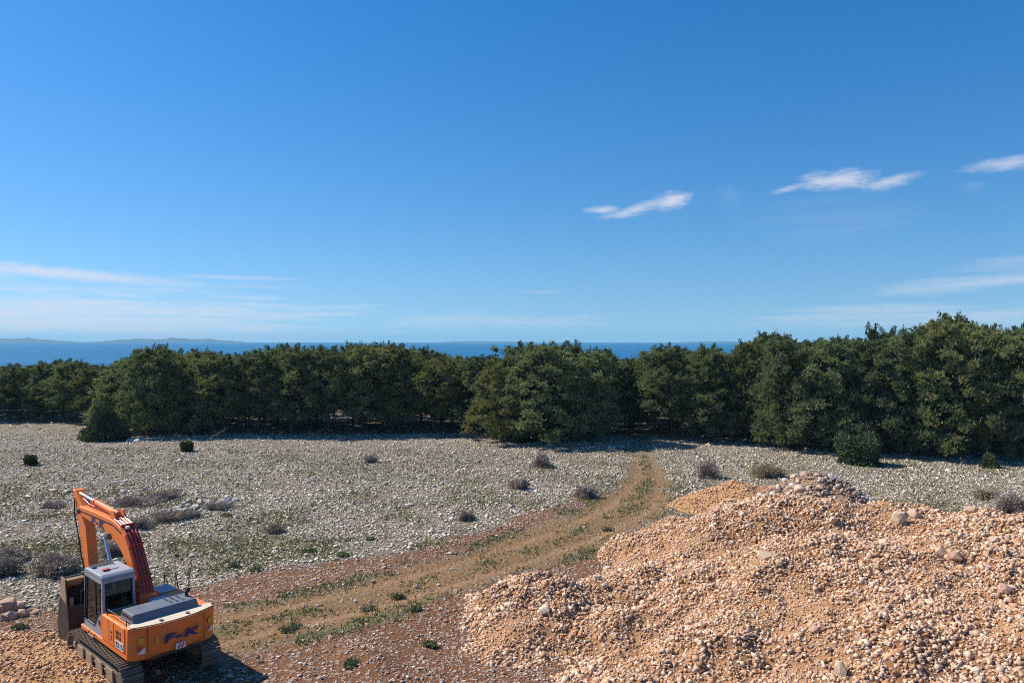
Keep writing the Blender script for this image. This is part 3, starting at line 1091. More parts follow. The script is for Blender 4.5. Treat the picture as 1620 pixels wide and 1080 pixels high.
def front_y(p):
    return 12852.0 / (np.interp(p, [a for a, _ in FRONT], [c for _, c in FRONT]) - 541)


def sky_y(p):
    return float(np.interp(p, [a for a, _ in SKYL], [c for _, c in SKYL]))


def top_h(p, y, drop):
    return CAM_H - (sky_y(p) + drop + 5.5 - 541) / FPX * y


# front row: photo x, kind, width factor, height drop in photo px, what sets it apart
ROW1 = [
    (-42, 'round', 1.0, 2, 'dark round pine at the far left end of the wood, cut by the picture edge'),
    (18, 'flat', 1.05, 4, 'dark pine with bare lower trunk near the far left end of the wood'),
    (72, 'round2', 1.1, 2, 'dark low pine of the shaded recess, its trunk showing against pale ground'),
    (122, 'round', 1.0, 3, 'dark pine of the shaded recess just left of the big round bush'),
    (182, 'skirted2', 0.85, 8, 'pine with low branches right behind the big dark round bush'),
    (238, 'skirted', 0.95, 0, 'broad pine topping the left part of the wood, lowest branches on the ground'),
    (300, 'skirted2', 0.92, 14, 'bright green pine standing forward with the dead branches at its foot'),
    (352, 'round', 1.0, 6, 'dark pine right of the fallen dead branches'),
    (408, 'sparse', 1.05, 3, 'loose crowned pine with a bluish bare patch in the left part of the wood'),
    (462, 'round2', 1.05, 0, 'pine whose single straight trunk stands clear before the orange clearing'),
    (520, 'flat', 1.0, 4, 'spreading pine with its trunk at the right end of the orange clearing'),
    (575, 'round', 1.05, 0, 'full round pine left of the open trunks in mid wood'),
    (632, 'round2', 1.1, 1, 'pine with several trunks showing below it in mid wood'),
    (688, 'flat', 1.0, 6, 'pine over the light gap between trunks left of the big spreading pine'),
    (736, 'sparse', 0.95, 8, 'thin dark pine in the deep shade left of the big spreading pine'),
    (800, 'skirted', 0.95, 14, 'left half of the spreading pine mass whose branches sweep the ground'),
    (868, 'skirted', 1.12, 0, 'biggest spreading bright green pine standing forward in mid wood, branches sweeping the ground'),
    (935, 'skirted2', 0.95, 6, 'bushy pine at the right flank of the biggest spreading pine'),
    (1000, 'round2', 0.95, 8, 'pine behind the end of the dirt track with trunks in shade'),
    (1062, 'round', 1.05, 1, 'brownish olive pine rising right of the end of the dirt track'),
    (1122, 'skirted2', 0.95, 6, 'dark pine with pale lower sprays between the track end and the tall trees'),
    (1182, 'round', 1.0, 2, 'dark pine with a purplish bare patch where the tall trees begin'),
    (1246, 'skirted', 0.95, 4, 'bushy pine with low pale green branches on the stony field edge'),
    (1312, 'skirted2', 1.1, 4, 'broad bright pine just left of the dark green bush at the field edge'),
    (1384, 'skirted', 0.95, 6, 'bushy pine directly right of the dark green bush at the field edge'),
    (1448, 'skirted2', 1.1, 2, 'large pine with low spreading sprays left of the tallest treetop'),
    (1508, 'skirted', 0.95, 4, 'pine below the tallest treetop with a dark shaded hollow at its foot'),
    (1568, 'round', 1.0, 3, 'greyish thin topped pine near the right end of the wood'),
    (1632, 'skirted', 1.0, 1, 'green pine at the right picture edge with a small shrub before it'),
    (1700, 'skirted2', 1.0, 4, 'pine at the right end of the wood beyond the picture edge'),
]
rng = np.random.RandomState(31)
GR1 = 'pines of the front row of the wood'
for (p, kind, wd, drop, lb) in ROW1:
    y = front_y(p) + 1.2 + rng.uniform(-0.6, 0.8)
    tree(kind, (p - 810) / FPX * y, y, top_h(p, y, drop), wd, rng.uniform(0, 6.28), lb, GR1)
ORD = ['first', 'second', 'third', 'fourth', 'fifth', 'sixth', 'seventh', 'eighth', 'ninth', 'tenth', 'eleventh', 'twelfth', 'thirteenth', 'fourteenth',
       'fifteenth', 'sixteenth', 'seventeenth', 'eighteenth', 'nineteenth', 'twentieth', 'twenty-first', 'twenty-second', 'twenty-third', 'twenty-fourth',
       'twenty-fifth', 'twenty-sixth', 'twenty-seventh', 'twenty-eighth', 'twenty-ninth', 'thirtieth', 'thirty-first', 'thirty-second']
# treetops that stand out of the skyline
TOPS = [(1500, 6.5, 'round', 1.15, -2, 'tallest pine of the wood, its dome standing above all others'),
        (1258, 7.0, 'slender', 0.8, -2, 'slim pointed treetop right of the first dark dome of the tall trees'),
        (1384, 6.0, 'slender', 0.75, -12, 'thin spire of a slender pine over the middle of the tall trees'),
        (1212, 6.0, 'round', 1.05, -1, 'dark domed treetop where the tall trees begin beside the sea'),
        (246, 5.0, 'slender', 1.0, -2, 'pointed treetop standing against the sea in the left part of the wood'),
        (440, 6.0, 'slender', 0.95, -2, 'small pointed dark treetop against the sea left of mid wood'),
        (1556, 6.0, 'slender', 1.0, -3, 'slender pine with thin grey top right of the tallest dome'),
        (905, 6.0, 'slender', 1.0, -3, 'pointed treetop behind the biggest spreading pine')]
for (p, dd, kind, wd, drop, lb) in TOPS:
    y = front_y(p) + dd
    tree(kind, (p - 810) / FPX * y, y, top_h(p, y, drop), wd, rng.uniform(0, 6.28), lb, 'pines whose tops stand out of the skyline')
row2 = 0
kinds = ['round', 'round2', 'flat', 'sparse', 'slender']
p = -60.0
while p < 1700:
    pj = p + rng.uniform(-8, 8)
    y = front_y(pj) + 6.3 + rng.uniform(-0.9, 0.9)
    if row2 < len(ORD):
        lb = 'pine of the second row just behind the front pines, ' + ORD[row2] + ' from the left'
        tree(kinds[rng.randint(5)], (pj - 810) / FPX * y, y, top_h(pj, y, rng.uniform(-4, 10)), rng.uniform(0.9, 1.15), rng.uniform(0, 6.28), lb, 'pines of the second row of the wood')
    row2 += 1
    p += 56.0
for row, dd in enumerate((10.3, 14.6, 19.0, 23.5)):
    p = -50.0 + 20 * row
    while p < 1700:
        pj = p + rng.uniform(-10, 10)
        y = front_y(pj) + dd + rng.uniform(-1.2, 1.2)
        xx = (pj - 810) / FPX * y
        sd, hw = track_sd(np.array([xx]), np.array([y]))
        tree(kinds[rng.randint(5)], xx, y, top_h(pj, y, rng.uniform(2, 13)), rng.uniform(0.9, 1.2), rng.uniform(0, 6.28),
             'pine deep inside the wood, standing behind its first two rows', 'pines deep inside the wood')
        p += 62.0 + 4 * row


def shrub(name, label, x, y, wid, hgt, leaf, twig, rng, nleaf, ntwig, group, cat='shrub'):
    z = float(ground_h(x, y))
    root = thing(name, label, cat, (x, y, z), rng.uniform(0, 6.28), group)
    d = rng.normal(size=(ntwig, 3))
    d[:, 2] = np.abs(d[:, 2]) + 0.12
    d /= np.linalg.norm(d, axis=1)[:, None]
    dims = np.array([wid / 2, wid / 2 * rng.uniform(0.8, 1.1), hgt])
    V, F, C, o = [], [], [], 0
    # stems from the root, then side twigs
    Ls = rng.uniform(0.55, 1.05, ntwig)
    st = rng.uniform(0, 0.75, ntwig)
    lobe = 0.9 + 0.45 * np.sin(d[:, 0] * 4 + x) * np.sin(d[:, 1] * 4 + y) + 0.15 * np.sin(d[:, 2] * 7 + y)
    c0 = d * dims * (st * lobe)[:, None]
    v, f = blades(c0, d * dims * 1.0, np.linalg.norm(d * dims, axis=1) * (1 - st) * Ls, rng.uniform(0.008, 0.02, ntwig), rng, 0.22)
    link('twigs', mesh_np('twigs', v, f, np.repeat(np.array(twig) * rng.uniform(0.6, 1.5, (ntwig, 1)), 3, 0), False, [twig_mat]), root)
    d = rng.normal(size=(nleaf, 3))
    d[:, 2] = np.abs(d[:, 2]) * 0.9
    d /= np.linalg.norm(d, axis=1)[:, None]
    lobe = 0.9 + (0.42 if leaf[1] < leaf[0] else 0.16) * np.sin(d[:, 0] * 4 + x) * np.sin(d[:, 1] * 4 + y) + 0.15 * np.sin(d[:, 2] * 7 + y)
    q = d * dims * ((rng.uniform(0.2, 1, nleaf) ** 0.4) * lobe)[:, None]
    sz = 0.055 + 0.02 * hgt
    v, f = blades(q, d, rng.uniform(0.7, 1.5, nleaf) * sz * 1.6, rng.uniform(0.6, 1.2, nleaf) * sz * 0.5, rng, 0.9)
    link('foliage', mesh_np('foliage', v, f, np.repeat(np.array(leaf) * rng.uniform(0.55, 1.5, (nleaf, 1)), 3, 0), False, [shrub_mat]), root)
    return root


GREY, DARK, OLIVE, GREEN = (0.33, 0.27, 0.235), (0.24, 0.205, 0.165), (0.31, 0.25, 0.14), (0.075, 0.105, 0.048)
TWIG = (0.38, 0.31, 0.27)
rng = np.random.RandomState(41)
SHR = [  # photo x, photo y of its foot, width m, height m, colour, name, label
    (88, 906, 2.3, 1.25, GREY, 'thorn_shrub', 'largest round grey thorn shrub, beyond the bucket of the excavator'),
    (0, 908, 1.8, 1.3, DARK, 'thorn_shrub', 'dark thorn shrub at the left picture edge beyond the pink boulders'),
    (18, 884, 1.6, 0.8, GREY, 'thorn_shrub', 'low grey thorn shrub behind the dark one at the left edge'),
    (222, 838, 1.7, 0.7, DARK, 'thorn_shrub', 'dark low shrub just right of the excavator boom'),
    (268, 826, 2.6, 0.65, DARK, 'thorn_shrub', 'long dark shrub at the foot of the tumbled white stones'),
    (300, 822, 1.6, 0.5, DARK, 'thorn_shrub', 'flat dark shrub in the middle of the tumbled white stones'),
    (345, 808, 1.7, 0.65, GREY, 'thorn_shrub', 'grey shrub at the right end of the tumbled white stones'),
    (215, 800, 3.2, 0.6, DARK, 'thorn_shrub', 'broad flat dark shrub above the tip of the excavator boom'),
    (262, 790, 2.6, 0.55, DARK, 'thorn_shrub', 'broad flat dark shrub above the tumbled white stones'),
    (84, 806, 1.6, 0.5, GREY, 'thorn_shrub', 'low grey shrub left of the tip of the excavator boom'),
    (178, 876, 1.3, 0.75, GREY, 'thorn_shrub', 'grey shrub framed under the arch of the excavator boom'),
    (437, 842, 1.1, 0.6, DARK, 'thorn_shrub', 'small dark shrub alone on the stony field right of the boom'),
    (587, 732, 1.3, 1.0, GREY, 'thorn_shrub', 'small grey shrub alone on the far field before mid wood'),
    (858, 739, 2.0, 1.2, DARK, 'thorn_shrub', 'dark shrub on the far field below the biggest spreading pine'),
    (822, 775, 1.5, 0.95, GREY, 'thorn_shrub', 'grey shrub in mid field left of the dirt track'),
    (926, 788, 1.7, 1.0, GREY, 'thorn_shrub', 'pale grey shrub close to the left side of the dirt track'),
    (738, 827, 1.1, 0.7, DARK, 'thorn_shrub', 'small dark round shrub at the edge of the red soil'),
    (1122, 758, 1.9, 1.6, GREY, 'thorn_shrub', 'upright grey shrub between the dirt track and the ochre gravel heap'),
    (1214, 757, 2.9, 1.25, OLIVE, 'heath_shrub', 'wide olive brown shrub behind the ochre gravel heap'),
    (1600, 812, 2.2, 1.5, GREY, 'thorn_shrub', 'grey shrub behind the heap crest at the right picture edge'),
    (1560, 790, 1.8, 0.8, OLIVE, 'heath_shrub', 'low olive shrub on the far field near the right picture edge'),
    (1360, 735, 4.2, 3.0, GREEN, 'juniper_bush', 'dark green bush standing out from the right part of the wood'),
    (1566, 740, 1.6, 1.1, GREEN, 'juniper_bush', 'small green bush before the wood near the right picture edge'),
    (166, 697, 5.2, 3.6, (0.058, 0.080, 0.038), 'juniper_bush', 'big dark round bush at the left corner of the wood'),
    (48, 738, 1.4, 0.9, (0.06, 0.07, 0.025), 'juniper_bush', 'small green bush alone on the far left field'),
    (296, 717, 1.3, 1.2, (0.06, 0.085, 0.028), 'juniper_bush', 'small bright green bush on the field before the left part of the wood'),
    (820, 700, 4.0, 1.5, (0.05, 0.068, 0.025), 'juniper_bush', 'low green thicket under the left branches of the biggest spreading pine'),
]
for (a, c, wd, hg, lc, nm, lb) in SHR:
    q = px(a, c)
    big_ = wd * hg
    shrub(nm, lb, q[0], q[1], wd, hg * (0.82 if lc[1] < lc[0] else 1.0), lc, TWIG if lc[1] < lc[0] else (0.09, 0.075, 0.055), rng, int(350 + (1500 if lc[1] > lc[0] else 520) * min(big_, 6)), int(900 + 700 * min(big_, 5)), 'scattered shrubs on the stony field')

# green weed clumps along the track
rng = np.random.RandomState(43)
WEED = [(490, 876, 'green weed clump on the far edge of the red soil, left of its neighbour'),
        (543, 882, 'green weed clump in the red soil north of the track'),
        (588, 856, 'long green weed clump where the field meets the red soil'),
        (408, 902, 'dark green weed clump at the left start of the red soil'),
        (655, 968, 'dark green weed clump at the lower track edge before the heap'),
        (630, 946, 'low green weed clump in the middle of the track'),
        (463, 996, 'flat dark weed clump on the track right of the excavator'),
        (581, 966, 'green weed clump by the near rut of the track'),
        (32, 994, 'dark green weed clump in front of the pink boulders'),
        (70, 1018, 'green weed clump left of the bucket on the ochre spoil'),
        (357, 820, 'green weed clump right of the tumbled white stones'),
        (560, 1058, 'dark green weed clump on the little bank at the bottom'),
        (680, 1020, 'pale green weed clump between the bank and the rubble heap'),
        (232, 930, 'green weed clump beside the boom foot behind the excavator'),
        (372, 895, 'green weed clump near the dry stalks'),
        (960, 838, 'long green weed strip along the near edge of the track by the heap')]
weed_groups = 'green weed clumps along the track'
for (a, c, lb) in WEED:
    q = px(a, c)
    z = float(ground_h(q[0], q[1]))
    n = 210
    wd = rng.uniform(0.4, 0.7)
    xy = rng.normal(0, 1, (n, 2))
    xy *= (wd * 0.42 * rng.uniform(0, 1, n) ** 0.7 / np.linalg.norm(xy, axis=1))[:, None]
    off = rng.uniform(-0.6, 0.6, (4, 2)) * wd * 0.6
    xy += off[rng.randint(4, size=n)]
    P = np.stack([xy[:, 0], xy[:, 1] * 0.8, ground_h(q[0] + xy[:, 0], q[1] + xy[:, 1] * 0.8) - z + 0.02 + rng.uniform(0, 0.09, n)], -1)
    v, f = blades(P, np.tile([[0, 0, 0.8]], (n, 1)), rng.uniform(0.07, 0.17, n), rng.uniform(0.02, 0.045, n), rng, 0.9)
    colr = np.array((0.170, 0.190, 0.092)) * rng.uniform(0.5, 1.5, (n, 1))
    o = link('weed_clump', mesh_np('weed_clump', v, f, np.repeat(colr, 3, 0), False, [shrub_mat]))
    o.location = (q[0], q[1], z)
    tag(o, lb, 'weed', weed_groups)

# short grass and weeds, uncountable
rng = np.random.RandomState(44)
x, y = scatter(150000, 22, 75, rng)
rd, tk, gr = soil_masks(x, y)
hp = np.maximum(heap_h(x, y), np.maximum(heap_b(x, y), heap_c(x, y)))
pk = np.clip(gr * 1.0 + 0.10 * (1 - rd) * (1 - tk), 0, 1) * np.clip(40.0 / y, 0, 1)
k = (rng.uniform(size=len(x)) < pk) & (hp < 0.02) & (np.hypot(x + 11.9, y - 25.6) > 2.8)
x, y, gr, rd, tk = x[k], y[k], gr[k], rd[k], tk[k]
rep = 3
x, y, g2, t2 = [np.repeat(v, rep) for v in (x, y, gr, tk)]
n = len(x)
x, y = x + rng.normal(0, 0.06, n), y + rng.normal(0, 0.06, n)
P = np.stack([x, y, ground_h(x, y)], -1)
v, f = blades(P, np.tile([[0, 0, 1.0]], (n, 1)), rng.uniform(0.04, 0.12, n) * (1 + y / 80), rng.uniform(0.010, 0.024, n) * (1 + y / 60), rng, 0.5)
mixc = np.clip(rng.normal(0.45, 0.3, n), 0, 1)[:, None]
colr = np.array((0.135, 0.155, 0.062)) * (1 - mixc) + np.array((0.29, 0.245, 0.13)) * mixc
link('grass', mesh_np('grass', v, f, np.repeat(colr * rng.uniform(0.7, 1.3, (n, 1)), 3, 0), False, [shrub_mat]), kind='stuff',
     label='short grass and weeds growing between the field stones')

# dry stalks beyond the excavator and fallen dead branches before the wood
rng = np.random.RandomState(45)


def branchy(name, label, cat, x, y, hgt, colr, rng, lean, group=None, nb=7):
    z = float(ground_h(x, y))
    TV, TF, o = [], [], 0
    L = np.array(lean)
    main = np.array([[0, 0, -0.05], L * 0.35 * hgt + rng.normal(0, 0.03, 3), L * 0.7 * hgt + rng.normal(0, 0.05, 3), L * hgt])
    segs = [tube(main, [0.022, 0.018, 0.012, 0.004], 5)]
    for i in range(nb):
        s = rng.uniform(0.3, 0.95)
        p0 = np.array([np.interp(s, [0, .35, .7, 1], main[:, j]) for j in range(3)])
        d = L * 0.5 + rng.normal(0, 0.45, 3)
        segs.append(tube([p0, p0 + d * hgt * 0.16, p0 + d * hgt * 0.3 + (0, 0, 0.03)], [0.009, 0.007, 0.003], 4))
    for v, f in segs:
        TV.append(v)
        TF.append(f + o)
        o += len(v)
    V = np.concatenate(TV)
    ob = link(name, mesh_np(name, V, np.concatenate(TF), np.tile(np.array(colr), (len(V), 1)), True, [twig_mat]))
    ob.location = (x, y, z)
    return tag(ob, label, cat, group)


for (a, c, hg, lb) in ((266, 932, 0.95, 'leftmost dry brown stalk behind the excavator hood'), (277, 930, 1.25, 'middle branching dry stalk behind the excavator hood'),
                       (297, 926, 1.3, 'straight single dry stalk standing apart behind the excavator hood')):
    q = px(a, c)
    branchy('dry_stalk', lb, 'dry stalk', q[0], q[1], hg, (0.11, 0.075, 0.05), rng, (rng.normal(0, 0.08), rng.normal(0, 0.08), 1), 'dry stalks behind the excavator')
for (a, c, hg, ln, lb) in ((311, 697, 2.2, (-0.3, -0.2, 0.75), 'upright pale dead branch at the foot of the bright green pine'),
                           (322, 699, 2.8, (0.85, -0.15, 0.42), 'slanting pale dead branch leaning right before the wood'),
                           (770, 707, 3.0, (0.9, 0.1, 0.12), 'pale dead branch lying under the biggest spreading pine')):
    q = px(a, c)
    ob = branchy('dead_branch', lb, 'dead branch', q[0], q[1], hg, (0.30, 0.27, 0.24), rng, ln, 'fallen dead branches before the wood', 9)
    ob.scale = (1, 1, 1)

# ------------------------------------------------------------------ excavator
class MB:
    def __init__(self):
        self.bm = bmesh.new()

    def box(self, c, s, rot=None, taper=None):
        q = bmesh.ops.create_cube(self.bm, size=1.0)['verts']
        M = Matrix.Translation(c) @ (rot.to_4x4() if rot else Matrix()) @ Matrix.Diagonal((*s, 1))
        bmesh.ops.transform(self.bm, matrix=M, verts=q)
        return self

    def prism(self, prof, y0, y1, axis='y'):
        """closed outline given in (x, z), swept from y0 to y1; axis 'z' takes the outline in (x, y)"""
        def P(p, w_):
            return (p[0], w_, p[1]) if axis == 'y' else (p[0], p[1], w_)
        a = [self.bm.verts.new(P(p, y0)) for p in prof]
        c = [self.bm.verts.new(P(p, y1)) for p in prof]
        n = len(prof)
        self.bm.faces.new(a)
        self.bm.faces.new(c[::-1])
        for i in range(n):
            j = (i + 1) % n
            self.bm.faces.new((a[j], a[i], c[i], c[j]))
        return self

    def cyl(self, p0, p1, r, n=14, r1=None):
        p0, p1 = Vector(p0), Vector(p1)
        d = p1 - p0
        q = bmesh.ops.create_cone(self.bm, cap_ends=True, segments=n, radius1=r, radius2=r if r1 is None else r1, depth=d.length)['verts']
        M = Matrix.Translation((p0 + p1) / 2) @ d.to_track_quat('Z', 'Y').to_matrix().to_4x4()
        bmesh.ops.transform(self.bm, matrix=M, verts=q)
        return self

    def tube(self, path, r, k=6):
        V, F = tube(path, np.full(len(path), r), k)
        vs = [self.bm.verts.new(v) for v in V]
        for f in F:
            self.bm.faces.new([vs[i] for i in f])
        return self

    def build(self, name, mat, parent, bevel=0.0, smooth=False):
        bmesh.ops.recalc_face_normals(self.bm, faces=self.bm.faces[:])
        me = bpy.data.meshes.new(name)
        self.bm.to_mesh(me)
        self.bm.free()
        me.materials.append(mat)
        if smooth:
            for p in me.polygons:
                p.use_smooth = True
        o = link(name, me, parent)
        if bevel:
            md = o.modifiers.new('bevel', 'BEVEL')
            md.width, md.segments, md.limit_method, md.angle_limit = bevel, 2, 'ANGLE', math.radians(35)
            md.harden_normals = False
        return o


ORANGE = paint('orange_paint', (0.82, 0.185, 0.022), (0.42, 0.22, 0.12), 0.85, 0.42, 0, 1.6)
CABGREY = paint('cab_grey_paint', (0.31, 0.325, 0.36), (0.27, 0.22, 0.18), 0.6, 0.4, 0, 2.2)
HOODGREY = paint('hood_dark_grey', (0.115, 0.13, 0.16), (0.24, 0.21, 0.18), 0.4, 0.5, 0, 2.0)
BLACK = paint('black_rubber', (0.018, 0.018, 0.02), (0.10, 0.08, 0.06), 0.3, 0.55, 0, 5)
HOSE = paint('hose_dark_red', (0.52, 0.055, 0.028), (0.24, 0.10, 0.06), 0.4, 0.4, 0, 5)
STEEL = paint('dusty_track_steel', (0.17, 0.135, 0.10), (0.36, 0.27, 0.18), 0.9, 0.6, 0.15, 4)
TANMET = paint('tan_metal', (0.33, 0.225, 0.14), (0.17, 0.105, 0.065), 0.6, 0.75, 0, 3)  # dusty on the track frames, plain tan on the bucket's upper plates
BUCKM = paint('dark_bucket_steel', (0.050, 0.029, 0.022), (0.15, 0.085, 0.052), 0.6, 0.6, 0.2, 2.5)  # one dark brown for all of the bucket's steel
CHROME = paint('chrome_rod', (0.75, 0.77, 0.80), (0.5, 0.5, 0.5), 0.1, 0.18, 1.0, 3)
BLUE = paint('blue_lettering', (0.018, 0.022, 0.12), (0.05, 0.05, 0.1), 0.2, 0.5, 0, 4)
WHITE = paint('white_sticker', (0.72, 0.70, 0.68), (0.5, 0.45, 0.4), 0.3, 0.5, 0, 4)
REDM = paint('red_sticker', (0.45, 0.05, 0.03), (0.3, 0.1, 0.06), 0.3, 0.5, 0, 4)
YELLOW = paint('yellow_reflector', (0.62, 0.38, 0.02), (0.4, 0.28, 0.08), 0.2, 0.4, 0, 4)
PALEDUST = paint('dust_cover', (0.62, 0.52, 0.39), (0.42, 0.28, 0.16), 0.6, 0.9, 0, 6)

gl = bpy.data.materials.new('cab_glass')
gl.use_nodes = True
t = NT(gl.node_tree)
tr = t.n('ShaderNodeBsdfTransparent')
tr.inputs[0].default_value = (0.55, 0.64, 0.60, 1)
gs = t.n('ShaderNodeBsdfGlossy')
gs.inputs['Roughness'].default_value = 0.06
gs.inputs[0].default_value = (0.9, 0.95, 0.95, 1)
fr = t.n('ShaderNodeFresnel')
fr.inputs[0].default_value = 1.55
mx = t.n('ShaderNodeMixShader')
t.t.links.new(fr.outputs[0], mx.inputs[0])
t.t.links.new(tr.outputs[0], mx.inputs[1])
t.t.links.new(gs.outputs[0], mx.inputs[2])
t.t.links.new(mx.outputs[0], t.n('ShaderNodeOutputMaterial').inputs[0])
GLASS = gl

EX = thing('excavator', 'orange crawler excavator with light grey cab parked on the dirt track', 'excavator', (-11.86, 25.6, 0.0), math.radians(90 + 47.7))
EX.location.z = -0.05
EX.rotation_euler = (math.radians(-1.7), math.radians(-1.8), math.radians(137.7))   # the ground falls a little towards its rear
# local frame: +x ahead, +y to the machine's left, z up

# undercarriage
shoe_bm = bmesh.new()
for (cx_, cz, sx, sz) in ((0, 0, 0.160, 0.025), (-0.055, 0.034, 0.022, 0.05), (0.0, 0.024, 0.018, 0.026), (0.055, 0.034, 0.022, 0.05)):
    q = bmesh.ops.create_cube(shoe_bm, size=1.0)['verts']
    bmesh.ops.transform(shoe_bm, matrix=Matrix.Translation((cx_, 0, cz)) @ Matrix.Diagonal((sx, 0.6, sz, 1)), verts=q)
shoe_me = bpy.data.meshes.new('track_shoe')
shoe_bm.to_mesh(shoe_me)
shoe_bm.free()
shoe_me.materials.append(STEEL)
roll_bm = bmesh.new()
bmesh.ops.create_cone(roll_bm, cap_ends=True, segments=14, radius1=0.11, radius2=0.11, depth=0.34)
bmesh.ops.rotate(roll_bm, verts=roll_bm.verts[:], matrix=Matrix.Rotation(math.pi / 2, 3, 'X'))
roll_me = bpy.data.meshes.new('roller')
roll_bm.to_mesh(roll_me)
roll_bm.free()
roll_me.materials.append(STEEL)
for sgn in (1, -1):
    yc = sgn * 1.2
    R_, half, zc_ = 0.405, 1.78, 0.47
    chain = MB()
    prof = []
    for i in range(17):
        a = -math.pi / 2 + math.pi * i / 16
        prof.append((half + (R_ - 0.03) * math.cos(a), zc_ + (R_ - 0.03) * math.sin(a)))
    for i in range(17):
        a = math.pi / 2 + math.pi * i / 16
        prof.append((-half + (R_ - 0.03) * math.cos(a), zc_ + (R_ - 0.03) * math.sin(a)))
    inner = [((x_ - math.copysign(0, x_)) * 0.97, zc_ + (z_ - zc_) * 0.80) for x_, z_ in prof]
    n = len(prof)
    for side in (-0.17, 0.09):
        a0 = [chain.bm.verts.new((p_[0], yc + side, p_[1])) for p_ in prof]
        a1 = [chain.bm.verts.new((p_[0], yc + side + 0.08, p_[1])) for p_ in prof]
        b0 = [chain.bm.verts.new((p_[0], yc + side, p_[1])) for p_ in inner]
        b1 = [chain.bm.verts.new((p_[0], yc + side + 0.08, p_[1])) for p_ in inner]
        for i in range(n):
            j = (i + 1) % n
            for q in ((a0[i], a0[j], a1[j], a1[i]), (b0[j], b0[i], b1[i], b1[j]), (a0[j], a0[i], b0[i], b0[j]), (a1[i], a1[j], b1[j], b1[i])):
                chain.bm.faces.new(q)
    ch = chain.build('crawler_track', STEEL, EX)
    per = 4 * half + 2 * math.pi * R_
    ns = 52
    for i in range(ns):
        s = per * i / ns
        if s < 2 * half:
            X_, Z_, an = -half + s, zc_ + R_, 0.0
        elif s < 2 * half + math.pi * R_:
            a = (s - 2 * half) / R_
            X_, Z_, an = half + R_ * math.sin(a), zc_ + R_ * math.cos(a), a
        elif s < 4 * half + math.pi * R_:
            X_, Z_, an = half - (s - 2 * half - math.pi * R_), zc_ - R_, math.pi
        else:
            a = math.pi + (s - 4 * half - math.pi * R_) / R_
            X_, Z_, an = -half + R_ * math.sin(a), zc_ + R_ * math.cos(a), a
        so = link('track_shoe', shoe_me, ch)
        so.location = (X_, yc, Z_)
        so.rotation_euler = (0, an, 0)
    fm = MB()
    fm.prism([(-1.55, 0.30), (1.4, 0.30), (1.5, 0.44), (1.4, 0.64), (-1.5, 0.64), (-1.65, 0.5)], yc - 0.2, yc + 0.2)
    fm.box((0, yc + sgn * 0.215, 0.44), (2.9, 0.03, 0.07))
    tf = fm.build('track_frame', TANMET, EX, 0.02)
    for cx_ in (-1.15, -0.35, 0.45, 1.15):
        MB().prism([(cx_ - 0.26, 0.24), (cx_ + 0.26, 0.24), (cx_ + 0.22, 0.60), (cx_ - 0.22, 0.60)], yc + sgn * 0.235, yc + sgn * 0.275).build('guard_plate', TANMET, tf, 0.01)
    MB().box((0, yc + sgn * 0.27, 0.16), (3.4, 0.05, 0.07)).build('track_guard', TANMET, tf, 0.01)
    for k in range(7):
        ro = link('roller', roll_me, tf)
        ro.location = (-1.35 + 0.45 * k, yc, 0.22)
    for k in (-0.7, 0.7):
        ro = link('roller', roll_me, tf)
        ro.location = (k, yc, 0.74)
        ro.scale = (0.7, 0.9, 0.7)
    MB().cyl((1.78, yc - 0.16, zc_), (1.78, yc + 0.16, zc_), 0.30, 24).cyl((1.78, yc - 0.24, zc_), (1.78, yc + 0.24, zc_), 0.10, 16).build('idler', TANMET, EX, 0.02)
    sp = MB()
    sp.cyl((-1.78, yc - 0.05, zc_), (-1.78, yc + 0.05, zc_), 0.31, 24).cyl((-1.78, yc - 0.22, zc_), (-1.78, yc + 0.24 * sgn, zc_), 0.2, 20)
    for k in range(16):
        a = 2 * math.pi * k / 16
        sp.box((-1.78 + 0.33 * math.cos(a), yc, zc_ + 0.33 * math.sin(a)), (0.05, 0.09, 0.05), Matrix.Rotation(-a, 3, 'Y'))
    sp.build('sprocket', STEEL, EX, 0.0)
MB().prism([(-0.9, -1.0), (-0.55, -0.55), (0.55, -0.55), (0.9, -1.0), (1.15, -0.98), (0.75, 0.0), (1.15, 0.98), (0.9, 1.0), (0.55, 0.55), (-0.55, 0.55), (-0.9, 1.0), (-1.15, 0.98),
            (-0.75, 0), (-1.15, -0.98)], 0.45, 0.85, 'z').build('carbody', STEEL, EX, 0.02)
MB().cyl((0, 0, 0.85), (0, 0, 1.03), 0.62, 36).build('swing_ring', STEEL, EX, 0.01)

# upper structure
MB().prism([(-2.1, -1.3), (1.45, -1.3), (1.45, -0.4), (0.9, -0.35), (0.9, 0.35), (1.55, 0.38), (1.55, 1.3), (-2.1, 1.3)], 1.03, 1.17, 'z').build('deck', ORANGE, EX, 0.02)


def rear_arc(y):
    return -2.25 - 0.30 * (1 - (y / 1.33) ** 2)


cw = MB()
ys_ = np.linspace(-1.33, 1.33, 15)
prof_b = [(-1.92, -1.3)] + [(rear_arc(y_) if abs(y_) < 1.3 else -2.17, y_) for y_ in ys_] + [(-1.92, 1.3)]
cw.prism(prof_b, 1.02, 2.04, 'z')
for v in cw.bm.verts:   # lower edge tucks in, the top rolls over
    if v.co.z < 1.2 and v.co.x < -2.0:
        v.co.x += 0.10
cwo = cw.build('counterweight', ORANGE, EX, 0.07)
DUST = MB()
DUST.prism([(-1.93, -1.24)] + [(rear_arc(y_ * 0.93) + 0.06, y_ * 0.93) for y_ in ys_] + [(-1.93, 1.24)], 2.03, 2.05, 'z')
DUST.build('dust_layer', PALEDUST, cwo, 0.0)


def left_panel(prof_top):
    pass


